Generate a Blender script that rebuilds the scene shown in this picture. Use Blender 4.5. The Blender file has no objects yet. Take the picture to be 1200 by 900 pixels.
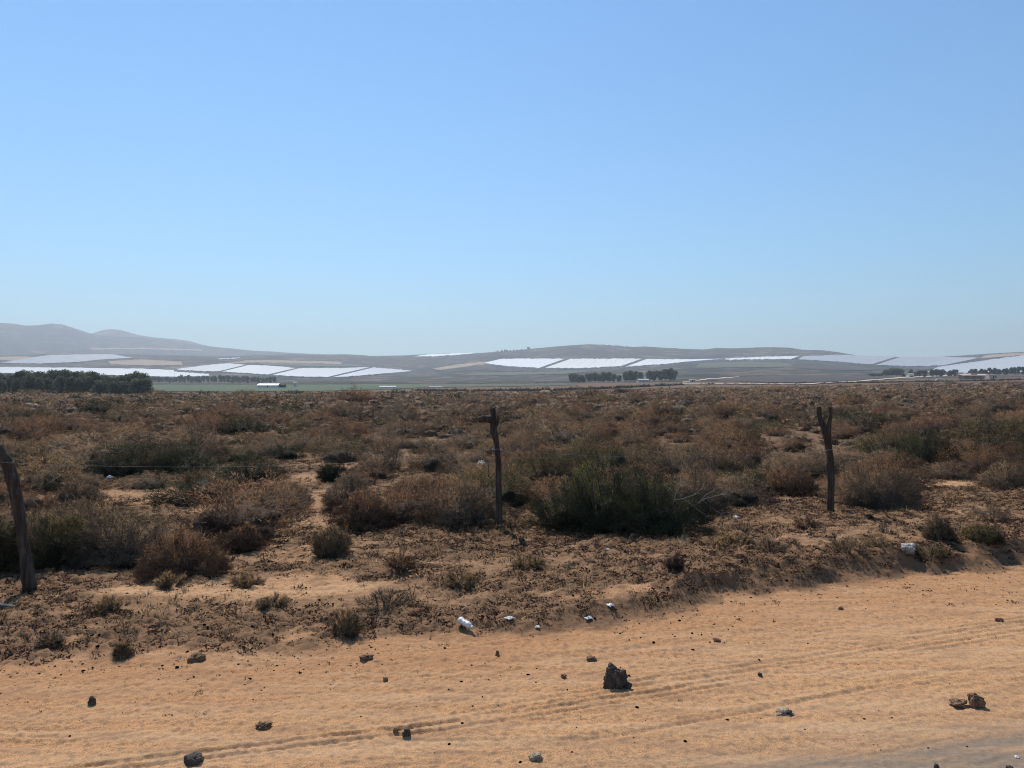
import bpy, math
import numpy as np

S = bpy.context.scene
COL = S.collection
RNG = np.random.default_rng(7)
PI = math.pi
EYE = 1.65          # eye height above the verge, metres
F = 900.0           # focal length, in pixels of the 1200 x 900 photograph
HY = 455.0          # its level line
SUN_EL, SUN_AZ = 52.0, -22.0      # sun: ahead of the camera, a little to the left

# ------------------------------------------------------------------ noise
def _hash(ix, iy, iz, seed):
    h = (ix.astype(np.int64) * 374761393 + iy.astype(np.int64) * 668265263 + iz.astype(np.int64) * 2147483647 + seed * 974634533) & 0xFFFFFFFF
    h = ((h ^ (h >> 13)) * 1274126177) & 0xFFFFFFFF
    h = ((h ^ (h >> 16)) * 2246822519) & 0xFFFFFFFF
    return ((h ^ (h >> 15)) & 0xFFFF) / 32767.5 - 1.0

def vnoise2(x, y, seed=0):
    x = np.asarray(x, float); y = np.asarray(y, float)
    fx, fy = np.floor(x), np.floor(y)
    ix, iy = fx.astype(np.int64), fy.astype(np.int64)
    u, v = x - fx, y - fy
    u = u * u * u * (u * (u * 6 - 15) + 10); v = v * v * v * (v * (v * 6 - 15) + 10)
    z = np.zeros_like(ix)
    a = _hash(ix, iy, z, seed); b = _hash(ix + 1, iy, z, seed)
    c = _hash(ix, iy + 1, z, seed); d = _hash(ix + 1, iy + 1, z, seed)
    return (a * (1 - u) + b * u) * (1 - v) + (c * (1 - u) + d * u) * v

def fbm2(x, y, octs=4, seed=0, gain=0.5):
    t = 0; amp = 1; tot = 0
    for i in range(octs):
        t = t + amp * vnoise2(x * 2.03 ** i + 17.3 * i, y * 2.03 ** i - 9.1 * i, seed + i)
        tot += amp; amp *= gain
    return t / tot

def vnoise3(p, seed=0):
    f = np.floor(p); i = f.astype(np.int64); w = p - f
    w = w * w * (3 - 2 * w)
    r = 0
    for dx in (0, 1):
        for dy in (0, 1):
            for dz in (0, 1):
                k = (w[:, 0] if dx else 1 - w[:, 0]) * (w[:, 1] if dy else 1 - w[:, 1]) * (w[:, 2] if dz else 1 - w[:, 2])
                r = r + k * _hash(i[:, 0] + dx, i[:, 1] + dy, i[:, 2] + dz, seed)
    return r

def sstep(a, b, x):
    t = np.clip((x - a) / (b - a), 0, 1)
    return t * t * (3 - 2 * t)

# ------------------------------------------------------------------ terrain
def flat(px, py):
    """pixel of the photograph -> (x, y) on the level verge"""
    Y = F * EYE / (py - HY)
    return (px - 600) / F * Y, Y

def world_line(pts):
    w = [flat(*p) for p in pts]
    return np.array([a for a, b in w]), np.array([b for a, b in w])

EDGE_X = np.array([-40, -12, -6, -3.1, 0, 1.0, 1.7, 2.4, 3.4, 5.1, 9, 20, 60.])
EDGE_Y = np.array([-4, 2.8, 4.05, 4.45, 5.10, 5.58, 6.08, 6.32, 6.78, 7.4, 9.0, 14, 32.])
BUSH_X = np.array([-40, -12, -6.5, -4.2, -2.5, 0, 2.85, 5.0, 9.3, 20, 60.])
BUSH_Y = np.array([0, 4.5, 5.6, 6.3, 7.6, 8.7, 10.0, 10.9, 13.2, 19, 40.])
A_ROAD = math.radians(20)
TRACKS = [world_line(p) for p in (
    [(-250, 935), (60, 899), (300, 868), (480, 850), (600, 831), (720, 806), (860, 781), (1000, 757), (1200, 727), (1500, 690)],
    [(-200, 945), (150, 899), (300, 880), (480, 859), (600, 842), (760, 818), (950, 783), (1200, 742), (1500, 705)],
    [(200, 960), (620, 885), (900, 838), (1200, 790), (1500, 752)],
    [(300, 780), (600, 775), (800, 752), (1000, 722), (1200, 694), (1500, 668)],
    [(430, 862), (680, 818), (741, 803), (957, 772), (1113, 746), (1300, 716), (1500, 690)],
    [(700, 866), (940, 820), (1044, 802), (1200, 777), (1500, 735)],
    [(640, 872), (900, 828), (1010, 806), (1200, 770), (1500, 728)],
    [(300, 925), (680, 866), (897, 840), (983, 827), (1200, 796), (1500, 757)],
    [(500, 935), (800, 893), (1000, 862), (1200, 832), (1500, 790)])]
TR_DEPTH = (0.008, 0.010, 0.005, 0.006, .007, .006, .006, .007, .006)
TR_WIDTH = (.014, .013, .04, .04, .016, .014, .03, .02, .05)
# bare sand among the scrub: centre pixel and half sizes in metres
BARE = [(350, 690, .7, .35), (340, 650, .6, .6), (345, 615, .75, .9), (372, 585, .55, 1.0), (360, 560, .4, .9), (290, 600, .9, .45), (200, 575, 1.3, .5), (130, 583, 1.1, .4),
        (60, 583, .6, .4), (250, 590, 1.0, .5), (330, 525, .3, 1.6), (1095, 572, .45, .55), (1075, 520, .6, 1.0), (1045, 555, .3, .5), (560, 560, .4, .3), (395, 545, .7, .5),
        (500, 535, .5, .6), (250, 560, .5, .4), (1180, 500, .8, 1.2), (200, 690, .8, .3)]
BARE_W = [(*flat(a, b), c, d) for a, b, c, d in BARE]

KR = np.array([0, 250, 450, 900, 1800, 3000, 3600, 4300, 5400, 7400, 8200, 9000, 9600, 10300], float)
PX = np.array([-300, 0, 100, 200, 300, 400, 480, 560, 600, 650, 700, 800, 850, 900, 950, 1000, 1080, 1140, 1200, 1500], float)
def P(*a):
    xs = [q[0] for q in a]; ys = [q[1] for q in a]
    return np.array(xs, float), np.array(ys, float)
KY = [None, None,
      P((-300, 463.5), (0, 463), (175, 462.3), (500, 461.3), (650, 459.3), (800, 456.4), (900, 455.2), (1000, 453.8), (1200, 451.6), (1500, 450)),
      P((-300, 456), (0, 455), (175, 451), (500, 450.5), (650, 449.5), (800, 447.5), (1000, 446), (1200, 442), (1500, 440)),
      P((-300, 446), (0, 446), (200, 447.3), (300, 448.4), (400, 446), (500, 446), (600, 444), (700, 441), (800, 437), (900, 436), (1000, 437), (1100, 439), (1200, 436), (1500, 434)),
      P((-300, 431), (0, 431), (100, 431), (200, 433), (300, 428.5), (400, 432), (480, 436), (560, 429), (600, 430), (700, 430), (800, 425), (850, 422), (900, 421.6), (950, 422.5), (1000, 427), (1080, 430), (1140, 427), (1200, 421), (1500, 410)),
      P((-300, 424), (0, 424), (150, 421), (300, 424), (450, 428), (560, 420.5), (780, 420.5), (850, 420), (950, 417.3), (1000, 418.5), (1100, 424), (1200, 415), (1500, 405)),
      P((-300, 418), (0, 416.5), (60, 415), (150, 415), (250, 418), (350, 415.5), (400, 415.2), (425, 416), (433, 417), (475, 416.5), (500, 415), (520, 414.4), (560, 414), (580, 412), (600, 411), (625, 408.3), (650, 406), (675, 404),
        (690, 403.3), (710, 404), (740, 406.6), (755, 406.2), (790, 408), (800, 409), (825, 409.6), (840, 407.5), (860, 408), (875, 407.5), (900, 407), (925, 407.5), (940, 409.6), (965, 410), (980, 412), (1003, 416),
        (1050, 418), (1100, 418), (1150, 415), (1180, 413.5), (1200, 412.8), (1300, 411), (1500, 412)),
      P((-300, 432), (1500, 432)),
      P((-300, 372), (-120, 384), (-40, 381), (0, 378.3), (15, 379.3), (30, 381.8), (45, 381.2), (60, 379.2), (75, 380.5), (90, 385.5), (105, 390.5), (118, 393.3), (140, 395), (160, 395.5), (180, 397), (200, 399), (230, 404),
        (260, 407.7), (300, 411), (340, 413.5), (380, 414.8), (415, 416), (480, 422), (600, 434), (1500, 434)),
      P((-300, 415), (0, 418), (300, 428), (1500, 434)),
      P((-300, 420), (60, 400), (95, 395.5), (108, 390.5), (120, 387), (130, 385.6), (140, 386.5), (155, 391), (165, 393.3), (180, 395.6), (190, 396.3), (200, 397), (215, 398.5), (225, 400.5), (236, 404), (260, 409), (300, 416), (420, 428), (1500, 436)),
      P((-300, 440), (1500, 440)),
      P((-300, 452), (1500, 452))]
K1 = P((-300, 467), (0, 466.5), (175, 465.5), (300, 464.5), (500, 463.5), (600, 463), (700, 461.5), (850, 459), (1000, 458), (1200, 456.5), (1500, 456))

def far_z(x, y):
    r = np.hypot(x, y)
    c = y / np.maximum(r, 1e-6)
    w = sstep(0.15, 0.5, c)
    px = 600 + F * x / np.maximum(y, 0.3 * r + 1e-6)
    zs = []
    for k, kr in enumerate(KR):
        if k == 0:
            z = np.zeros_like(r)
        else:
            t = K1 if k == 1 else KY[k]
            z = EYE + (HY - np.interp(px, *t)) / F * kr * np.maximum(c, 0.5)
            if k == 1:
                z = np.maximum(z, -2.5)
        zs.append(z)
    zs = np.array(zs)
    i = np.clip(np.searchsorted(KR, r, side='right') - 1, 0, len(KR) - 2)
    t = np.clip((r - KR[i]) / (KR[i + 1] - KR[i]), 0, 1)
    t = np.where(i == 0, t * t, t)
    fl = np.arange(r.size)
    zf = zs.reshape(len(KR), -1)
    z = (zf[i.ravel(), fl] * (1 - t.ravel()) + zf[i.ravel() + 1, fl] * t.ravel()).reshape(r.shape)
    n = fbm2(x / 420, y / 420, 4, 5) * np.clip(r - 700, 0, 7000) * 0.0011
    return (z + n) * w

def masks(x, y):
    e = y - np.interp(x, EDGE_X, EDGE_Y) + 0.22 * fbm2(x * 1.3, y * 1.3, 3, 31) + 0.10 * vnoise2(x * 4.5, y * 4.5, 35)
    b = y - np.interp(x, BUSH_X, BUSH_Y) + 0.3 * fbm2(x * .9, y * .9, 3, 37)
    bare = np.zeros_like(e)
    n = 0.45 * fbm2(x * 1.7, y * 1.7, 3, 41)
    for (cx, cy, rx, ry) in BARE_W:
        d = np.sqrt(((x - cx) / rx) ** 2 + ((y - cy) / ry) ** 2)
        bare = np.maximum(bare, 1 - sstep(.75, 1.25, d + n))
    return e, b, bare

def litter_density(x, y):
    """where dead plant matter lies on the verge, 0..1"""
    e, b, bare = masks(x, y)
    u = x * math.cos(A_ROAD) + y * math.sin(A_ROAD); v = -x * math.sin(A_ROAD) + y * math.cos(A_ROAD)
    n = fbm2(u * .8, v * 1.5, 4, 51, .6)
    side = sstep(-2.0, 1.2, x)                 # thicker to the right of the sandy gap
    n = n + .45 * fbm2(x * 4.2, y * 4.2, 3, 53)
    d = sstep(-.62 + .08 * (1 - side), .22, n + .16 * side) * sstep(-.34 - .2 * (1 - side), .12 + .75 * (1 - side), e)
    d = np.maximum(d, .30 * sstep(-.1, .4, n) * (e > .3)) * (1 - .5 * bare)
    return np.clip(d, 0, 1)

def near_z(x, y):
    r = np.hypot(x, y)
    e, b, bare = masks(x, y)
    right = sstep(-1.0, 2.2, x)
    verge = sstep(-.05, .30, e)
    z = verge * (0.015 + 0.15 * right) * (1 - 0.4 * sstep(1.5, 5, e))
    z = z + 0.10 * fbm2(x * .22, y * .22, 3, 61) * sstep(0, 3, e)
    # crust and clods on the verge, tapering into the plain
    lit = litter_density(x, y)
    fade = 1 - sstep(14, 45, r)
    m = verge * (0.3 + 0.7 * lit) * fade
    rid = 1 - np.abs(fbm2(x * 2.6, y * 2.6, 3, 71))
    z = z + m * (0.065 * (rid - .72) + 0.024 * fbm2(x * 7, y * 7, 4, 75) + 0.017 * vnoise2(x * 19, y * 19, 79) + 0.013 * vnoise2(x * 41, y * 41, 81))
    # sandy road: faint ridges along the way of travel, tyre tracks
    road = 1 - verge
    u = x * math.cos(A_ROAD) + y * math.sin(A_ROAD); v = -x * math.sin(A_ROAD) + y * math.cos(A_ROAD)
    rr = road * fade
    z = z + rr * (0.0030 * fbm2(u * .5, v * 5.5, 3, 91) + 0.0024 * fbm2(u * 1.0, v * 17, 3, 95) + 0.0030 * fbm2(u * 1.6, v * 44, 2, 96) + 0.010 * fbm2(x * .7, y * .7, 2, 97))
    smooth = sstep(0.3, 2.0, -e)
    z = z + rr * (1 - .75 * smooth) * (0.002 * vnoise2(x * 11, y * 11, 101) + 0.004 * vnoise2(x * 27, y * 27, 103) + .005 * vnoise2(x * 60, y * 60, 107)) + rr * .002 * vnoise2(x * 48, y * 48, 105)
    for k, (tx, ty) in enumerate(TRACKS):
        d = (y - np.interp(x, tx, ty)) * math.cos(A_ROAD) + .012 * vnoise2(u * 2, u * 0 + k, 109)
        if k in (0, 1, 4): d = np.where(d > .035, d - .07, d)     # twin grooves
        w = TR_WIDTH[k]
        g = np.exp(-(d / w) ** 2)
        lug = .75 + .25 * np.sin(u * 2 * PI / .05 + d * 60) + .5 * vnoise2(u * 9, u * 0 + k, 113)
        keep = sstep(-.55, .05, vnoise2(u * .6, u * 0 + 3.3 * k, 111))
        z = z + rr * TR_DEPTH[k] * keep * (-g * lug + .55 * np.exp(-((d - w * 1.9) / (w * .9)) ** 2) + .35 * np.exp(-((d + w * 1.9) / (w * .9)) ** 2))
    return z

def ground_z(x, y):
    x = np.atleast_1d(np.asarray(x, float)); y = np.atleast_1d(np.asarray(y, float))
    return near_z(x, y) + far_z(x, y)

def gz(x, y):
    return float(ground_z(x, y)[0])

def hit_far(pxs, pys):
    """pixels -> points of the far terrain (beyond the scrub)"""
    pxs = np.atleast_1d(np.asarray(pxs, float)); pys = np.atleast_1d(np.asarray(pys, float))
    Y = np.geomspace(260, 9800, 900)
    X = (pxs[:, None] - 600) / F * Y[None]
    Z = far_z(X, np.broadcast_to(Y, X.shape).copy())
    ray = EYE + (HY - pys[:, None]) / F * Y[None]
    below = Z >= ray
    i = np.where(below.any(1), below.argmax(1), len(Y) - 1)
    i = np.maximum(i, 1)
    a = np.arange(len(pxs))
    d0 = (ray - Z)[a, i - 1]; d1 = (Z - ray)[a, i]
    t = np.clip(d0 / np.maximum(d0 + d1, 1e-6), 0, 1)
    yy = Y[i - 1] + (Y[i] - Y[i - 1]) * t
    return (pxs - 600) / F * yy, yy

def hit_near(px, py):
    Y = np.linspace(2.2, 120, 6000)
    X = (px - 600) / F * Y
    Z = ground_z(X, Y)
    ray = EYE + (HY - py) / F * Y
    i = int((Z >= ray).argmax())
    return X[i], Y[i], Z[i]

# ------------------------------------------------------------------ mesh helpers
def mesh_np(name, V, Fc, mat, parent=None, smooth=False, attrs=None, mats=None, midx=None):
    V = np.ascontiguousarray(V, np.float32); Fc = np.ascontiguousarray(Fc, np.int32)
    me = bpy.data.meshes.new(name)
    n, k = Fc.shape
    me.vertices.add(len(V)); me.vertices.foreach_set('co', V.ravel())
    me.loops.add(n * k); me.loops.foreach_set('vertex_index', Fc.ravel())
    me.polygons.add(n); me.polygons.foreach_set('loop_start', np.arange(0, n * k, k, dtype=np.int32))
    if smooth:
        me.polygons.foreach_set('use_smooth', np.ones(n, bool))
    for an, arr in (attrs or {}).items():
        arr = np.ascontiguousarray(arr, np.float32)
        if arr.ndim == 1:
            a = me.attributes.new(an, 'FLOAT', 'POINT'); a.data.foreach_set('value', arr)
        elif arr.shape[1] == 3:
            a = me.attributes.new(an, 'FLOAT_VECTOR', 'POINT'); a.data.foreach_set('vector', arr.ravel())
        else:
            a = me.attributes.new(an, 'FLOAT_COLOR', 'POINT'); a.data.foreach_set('color', arr.ravel())
    me.update(calc_edges=True)
    me.materials.append(mat)
    o = bpy.data.objects.new(name, me); COL.objects.link(o)
    if parent: o.parent = parent
    return o

def py_mesh(name, verts, faces, mat, parent=None, smooth=False):
    me = bpy.data.meshes.new(name); me.from_pydata([tuple(v) for v in verts], [], [tuple(f) for f in faces]); me.update()
    if smooth: me.polygons.foreach_set('use_smooth', np.ones(len(me.polygons), bool))
    me.materials.append(mat)
    o = bpy.data.objects.new(name, me); COL.objects.link(o)
    if parent: o.parent = parent
    return o

def tag(o, label, cat, group=None, kind=None):
    if label: o['label'] = label
    if cat: o['category'] = cat
    if group: o['group'] = group
    if kind: o['kind'] = kind
    return o

def structure(o, label=None):
    o['kind'] = 'structure'
    if label: o['label'] = label
    return o

def empty(name, loc, rz=0.0, sc=1.0):
    o = bpy.data.objects.new(name, None); COL.objects.link(o)
    o.location = loc; o.rotation_euler = (0, 0, rz); o.empty_display_size = .1
    o.scale = (sc, sc, sc) if not isinstance(sc, tuple) else sc
    return o

def tube(pts, rad, nseg=10, seed=0, rough=0.0, cap=True, fx=6.0):
    """noisy tube along points -> verts, quads (tri caps as degenerate-free fans)"""
    pts = np.asarray(pts, float); rad = np.asarray(rad, float)
    n = len(pts)
    tan = np.gradient(pts, axis=0); tan /= np.linalg.norm(tan, axis=1)[:, None] + 1e-9
    ref = np.array([0.31, 0.95, 0.05]) if abs(tan[0][2]) > .6 else np.array([0, 0, 1.0])
    V = []
    for i in range(n):
        a = np.cross(tan[i], ref); a /= np.linalg.norm(a); b = np.cross(tan[i], a)
        for j in range(nseg):
            t = 2 * PI * j / nseg
            V.append(pts[i] + rad[i] * (math.cos(t) * a + math.sin(t) * b))
    V = np.array(V)
    if rough:
        axis = np.repeat(pts, nseg, 0)
        d = vnoise3(V * np.array([fx * 6, fx * 6, fx]) + seed * 7.1, seed) + .5 * vnoise3(V * np.array([fx * 14, fx * 14, fx * 2.5]) + 3, seed + 1)
        V = axis + (V - axis) * (1 + rough * d)[:, None]
    Q = []
    for i in range(n - 1):
        for j in range(nseg):
            a = i * nseg + j; b = i * nseg + (j + 1) % nseg
            Q.append((a, b, b + nseg, a + nseg))
    faces = [list(q) for q in Q]
    if cap:
        faces.append(list(range(nseg))[::-1]); faces.append([(n - 1) * nseg + j for j in range(nseg)])
    return V, faces

def join(parts):
    V = []; Fa = []; o = 0
    for v, f in parts:
        V.append(np.asarray(v)); Fa += [[i + o for i in q] for q in f]; o += len(v)
    return np.concatenate(V), Fa

def spline(pts, n):
    pts = np.asarray(pts, float); t = np.linspace(0, len(pts) - 1, n)
    i = np.clip(t.astype(int), 0, len(pts) - 2); u = (t - i)[:, None]
    p = np.vstack([2 * pts[0] - pts[1], pts, 2 * pts[-1] - pts[-2]])
    p0, p1, p2, p3 = p[i], p[i + 1], p[i + 2], p[i + 3]
    return .5 * (2 * p1 + (p2 - p0) * u + (2 * p0 - 5 * p1 + 4 * p2 - p3) * u ** 2 + (3 * p1 - p0 - 3 * p2 + p3) * u ** 3)

def ico(sub):
    t = (1 + 5 ** .5) / 2
    v = [(-1, t, 0), (1, t, 0), (-1, -t, 0), (1, -t, 0), (0, -1, t), (0, 1, t), (0, -1, -t), (0, 1, -t), (t, 0, -1), (t, 0, 1), (-t, 0, -1), (-t, 0, 1)]
    f = [(0, 11, 5), (0, 5, 1), (0, 1, 7), (0, 7, 10), (0, 10, 11), (1, 5, 9), (5, 11, 4), (11, 10, 2), (10, 7, 6), (7, 1, 8), (3, 9, 4), (3, 4, 2), (3, 2, 6), (3, 6, 8), (3, 8, 9), (4, 9, 5), (2, 4, 11), (6, 2, 10), (8, 6, 7), (9, 8, 1)]
    v = [np.array(p) / np.linalg.norm(p) for p in v]
    for _ in range(sub):
        mid = {}; nf = []
        def m(a, b):
            k = (min(a, b), max(a, b))
            if k not in mid:
                p = v[a] + v[b]; v.append(p / np.linalg.norm(p)); mid[k] = len(v) - 1
            return mid[k]
        for a, b, c in f:
            ab, bc, ca = m(a, b), m(b, c), m(c, a)
            nf += [(a, ab, ca), (b, bc, ab), (c, ca, bc), (ab, bc, ca)]
        f = nf
    return np.array(v), np.array(f)

# ------------------------------------------------------------------ materials
class NT:
    def __init__(s, name):
        s.m = bpy.data.materials.new(name); s.m.use_nodes = True
        s.t = s.m.node_tree; s.bsdf = s.t.nodes['Principled BSDF']; s.out = s.t.nodes['Material Output']
    def n(s, kind, **kw):
        x = s.t.nodes.new(kind)
        for k, v in kw.items():
            setattr(x, k, v)
        return x
    def l(s, a, b): s.t.links.new(a, b)
    def noise(s, vec, scale, detail=4, rough=.55, **kw):
        x = s.n('ShaderNodeTexNoise'); x.inputs['Scale'].default_value = scale; x.inputs['Detail'].default_value = detail; x.inputs['Roughness'].default_value = rough
        if vec is not None: s.l(vec, x.inputs['Vector'])
        return x.outputs['Fac']
    def ramp(s, fac, stops):
        x = s.n('ShaderNodeValToRGB'); e = x.color_ramp.elements
        while len(e) < len(stops): e.new(.5)
        for q, (p, c) in zip(e, stops):
            q.position = p; q.color = (*c, 1) if len(c) == 3 else c
        s.l(fac, x.inputs[0]); return x.outputs[0]
    def mix(s, fac, a, b, mode='MIX'):
        x = s.n('ShaderNodeMix', data_type='RGBA', blend_type=mode)
        for v, i in ((fac, 0), (a, 6), (b, 7)):
            if isinstance(v, (int, float)): x.inputs[i].default_value = v
            elif isinstance(v, tuple): x.inputs[i].default_value = (*v, 1)
            else: s.l(v, x.inputs[i])
        return x.outputs[2]
    def math(s, op, a, b=None):
        x = s.n('ShaderNodeMath', operation=op)
        for v, i in ((a, 0), (b, 1)):
            if v is None: continue
            if isinstance(v, (int, float)): x.inputs[i].default_value = v
            else: s.l(v, x.inputs[i])
        return x.outputs[0]
    def attr(s, name):
        return s.n('ShaderNodeAttribute', attribute_name=name)
    def bump(s, h, strength, dist):
        x = s.n('ShaderNodeBump'); x.inputs['Strength'].default_value = strength; x.inputs['Distance'].default_value = dist
        s.l(h, x.inputs['Height']); s.l(x.outputs[0], s.bsdf.inputs['Normal'])
    def dome_normal(s, k):
        # a twig shades with the rounded mass it belongs to
        vt = s.n('ShaderNodeVectorTransform', vector_type='NORMAL', convert_from='OBJECT', convert_to='WORLD')
        s.l(s.attr('dome').outputs['Vector'], vt.inputs[0])
        a = s.n('ShaderNodeVectorMath', operation='SCALE'); a.inputs['Scale'].default_value = k; s.l(vt.outputs[0], a.inputs[0])
        b = s.n('ShaderNodeVectorMath', operation='SCALE'); b.inputs['Scale'].default_value = 1 - k; s.l(s.n('ShaderNodeNewGeometry').outputs['Normal'], b.inputs[0])
        c = s.n('ShaderNodeVectorMath', operation='ADD'); s.l(a.outputs[0], c.inputs[0]); s.l(b.outputs[0], c.inputs[1])
        d = s.n('ShaderNodeVectorMath', operation='NORMALIZE'); s.l(c.outputs[0], d.inputs[0])
        return d.outputs[0]
    def pos(s):
        return s.n('ShaderNodeNewGeometry').outputs['Position']
    def scaled(s, vec, sc, rz=0.0):
        x = s.n('ShaderNodeMapping'); x.inputs['Scale'].default_value = sc; x.inputs['Rotation'].default_value = (0, 0, rz); s.l(vec, x.inputs[0]); return x.outputs[0]
    def setc(s, c, rough=.9, spec=.2):
        if isinstance(c, tuple): s.bsdf.inputs['Base Color'].default_value = (*c, 1)
        else: s.l(c, s.bsdf.inputs['Base Color'])
        s.bsdf.inputs['Roughness'].default_value = rough; s.bsdf.inputs['Specular IOR Level'].default_value = spec
        return s.m

def mat_ground():
    m = NT('ground_earth'); p = m.pos()
    a = m.attr('soil'); sep = m.n('ShaderNodeSeparateColor'); m.l(a.outputs['Color'], sep.inputs[0])
    lit, grey, scrub = sep.outputs[0], sep.outputs[1], sep.outputs[2]
    big = m.noise(p, .9, 5); fine = m.noise(p, 22, 6, .65); grain = m.noise(p, 160, 3, .7)
    sand = m.mix(big, (.53, .276, .120), (.63, .350, .168))
    sand = m.mix(m.ramp(fine, [(.34, (1, 1, 1)), (.52, (0, 0, 0))]), sand, (.25, .150, .085))
    sand = m.mix(m.ramp(grain, [(.36, (.95, .95, .95)), (.56, (0, 0, 0))]), sand, (.21, .125, .072))
    st = m.noise(m.scaled(p, (.6, 9, 1), -A_ROAD), 1.0, 5, .6)
    sand = m.mix(m.ramp(st, [(.45, (0, 0, 0)), (.62, (.35, .35, .35))]), sand, (.55, .375, .225))
    st2 = m.noise(m.scaled(p, (1.1, 4.5, 1), -A_ROAD), 1.7, 7, .7)
    sand = m.mix(m.ramp(st2, [(.50, (0, 0, 0)), (.66, (.75, .75, .75))]), sand, (.30, .175, .10))
    redf = m.math('MULTIPLY', a.outputs['Alpha'], m.ramp(m.noise(m.scaled(p, (.9, 2.6, 1), -A_ROAD), 1.6, 6, .65), [(.3, (.35, .35, .35)), (.6, (1, 1, 1))]))
    sand = m.mix(redf, sand, m.mix(m.noise(p, 40, 5, .7), (.20, .095, .045), (.50, .25, .115)))
    gr = m.mix(m.noise(p, 30, 5, .7), (.13, .10, .075), (.33, .245, .17))
    gf = m.math('MULTIPLY', grey, m.ramp(m.noise(m.scaled(p, (.8, 7, 1), -A_ROAD), 1, 5, .65), [(.25, (.25, .25, .25)), (.5, (1, 1, 1))]))
    c = m.mix(gf, sand, gr)
    dark = m.mix(m.noise(p, 14, 5, .7), (.10, .058, .036), (.27, .155, .082))
    lf = m.ramp(m.math('ADD', m.math('MULTIPLY', lit, .62), m.math('MULTIPLY', m.noise(p, 11, 7, .75), .80)), [(.58, (0, 0, 0)), (.80, (.92, .92, .92))])
    c = m.mix(lf, c, dark)
    plain = m.mix(m.noise(p, 1.3, 5), (.10, .060, .037), (.20, .120, .068))
    c = m.mix(scrub, c, plain)
    m.setc(c, .95, .1)
    m.bump(m.math('ADD', m.math('MULTIPLY', fine, .7), m.math('MULTIPLY', grain, .3)), .6, .012)
    return m.m

def mat_hill():
    m = NT('hill_scrub'); p = m.pos()
    big = m.noise(p, .0016, 4, .55)
    vor = m.n('ShaderNodeTexVoronoi', distance='CHEBYCHEV'); vor.inputs['Scale'].default_value = 1.0
    m.l(m.scaled(p, (.0021, .0016, 0), .35), vor.inputs['Vector'])
    vs = m.n('ShaderNodeSeparateColor'); m.l(vor.outputs['Color'], vs.inputs[0])
    base = m.mix(m.ramp(big, [(.35, (0, 0, 0)), (.65, (1, 1, 1))]), (.12, .10, .08), (.055, .060, .045))
    parcel = m.ramp(vs.outputs[0], [(0, (.07, .06, .05)), (.35, (.13, .105, .08)), (.6, (.06, .06, .045)), (.8, (.24, .19, .14)), (.92, (.09, .075, .06))])
    ys = m.n('ShaderNodeSeparateXYZ'); m.l(p, ys.inputs[0])
    dist = m.math('LESS_THAN', ys.outputs[1], 4300)
    c = m.mix(m.math('MULTIPLY', dist, .55), base, parcel)
    sp = m.noise(m.scaled(p, (1, .35, 1)), .045, 6, .75)
    c = m.mix(m.ramp(sp, [(.42, (1, 1, 1)), (.58, (0, 0, 0))]), c, (.022, .027, .020))
    c = m.mix(m.ramp(m.noise(p, .011, 5, .6), [(.54, (0, 0, 0)), (.66, (.8, .8, .8))]), c, (.27, .20, .14))
    c = m.mix(m.ramp(m.noise(m.scaled(p, (1, .6, 1)), .0045, 7, .7), [(.50, (0, 0, 0)), (.60, (.9, .9, .9))]), c, (.026, .033, .024))
    return m.setc(c, .97, .05)

def mat_plain(name, c1, c2, scale, rough=.95, spec=.1, bump=None):
    m = NT(name); tc = m.n('ShaderNodeTexCoord').outputs['Object']
    n = m.noise(tc, scale, 5, .65)
    m.setc(m.mix(m.ramp(n, [(.3, (0, 0, 0)), (.7, (1, 1, 1))]), c1, c2), rough, spec)
    if bump: m.bump(m.noise(tc, scale * 2.3, 5, .7), bump[0], bump[1])
    return m.m

def mat_bush():
    """colour from each plant's own tint, varied twig by twig; small cores painted dark as inner shade"""
    m = NT('shrub_twigs')
    t = m.attr('tint'); v = m.attr('twig')
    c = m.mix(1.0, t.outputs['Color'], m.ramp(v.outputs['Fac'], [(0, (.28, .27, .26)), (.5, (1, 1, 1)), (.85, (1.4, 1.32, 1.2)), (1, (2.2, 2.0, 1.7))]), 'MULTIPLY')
    m.setc(c, .85, .15)
    m.l(m.dome_normal(.9), m.bsdf.inputs['Normal'])
    tr = m.n('ShaderNodeBsdfTranslucent'); m.l(c, tr.inputs[0])
    ms = m.n('ShaderNodeMixShader'); ms.inputs[0].default_value = .02
    m.l(m.bsdf.outputs[0], ms.inputs[1]); m.l(tr.outputs[0], ms.inputs[2]); m.l(ms.outputs[0], m.out.inputs[0])
    return m.m

def mat_leaf():
    m = NT('tree_foliage')
    v = m.attr('twig'); oi = m.n('ShaderNodeObjectInfo')
    c = m.ramp(v.outputs['Fac'], [(0, (.055, .075, .042)), (.5, (.12, .15, .085)), (1, (.28, .30, .17))])
    c = m.mix(m.math('MULTIPLY', oi.outputs['Random'], .5), c, (.09, .105, .08))
    m.setc(c, .8, .2); m.l(m.dome_normal(.6), m.bsdf.inputs['Normal'])
    tr = m.n('ShaderNodeBsdfTranslucent'); m.l(c, tr.inputs[0])
    ms = m.n('ShaderNodeMixShader'); ms.inputs[0].default_value = .4
    m.l(m.bsdf.outputs[0], ms.inputs[1]); m.l(tr.outputs[0], ms.inputs[2]); m.l(ms.outputs[0], m.out.inputs[0])
    return m.m

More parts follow.
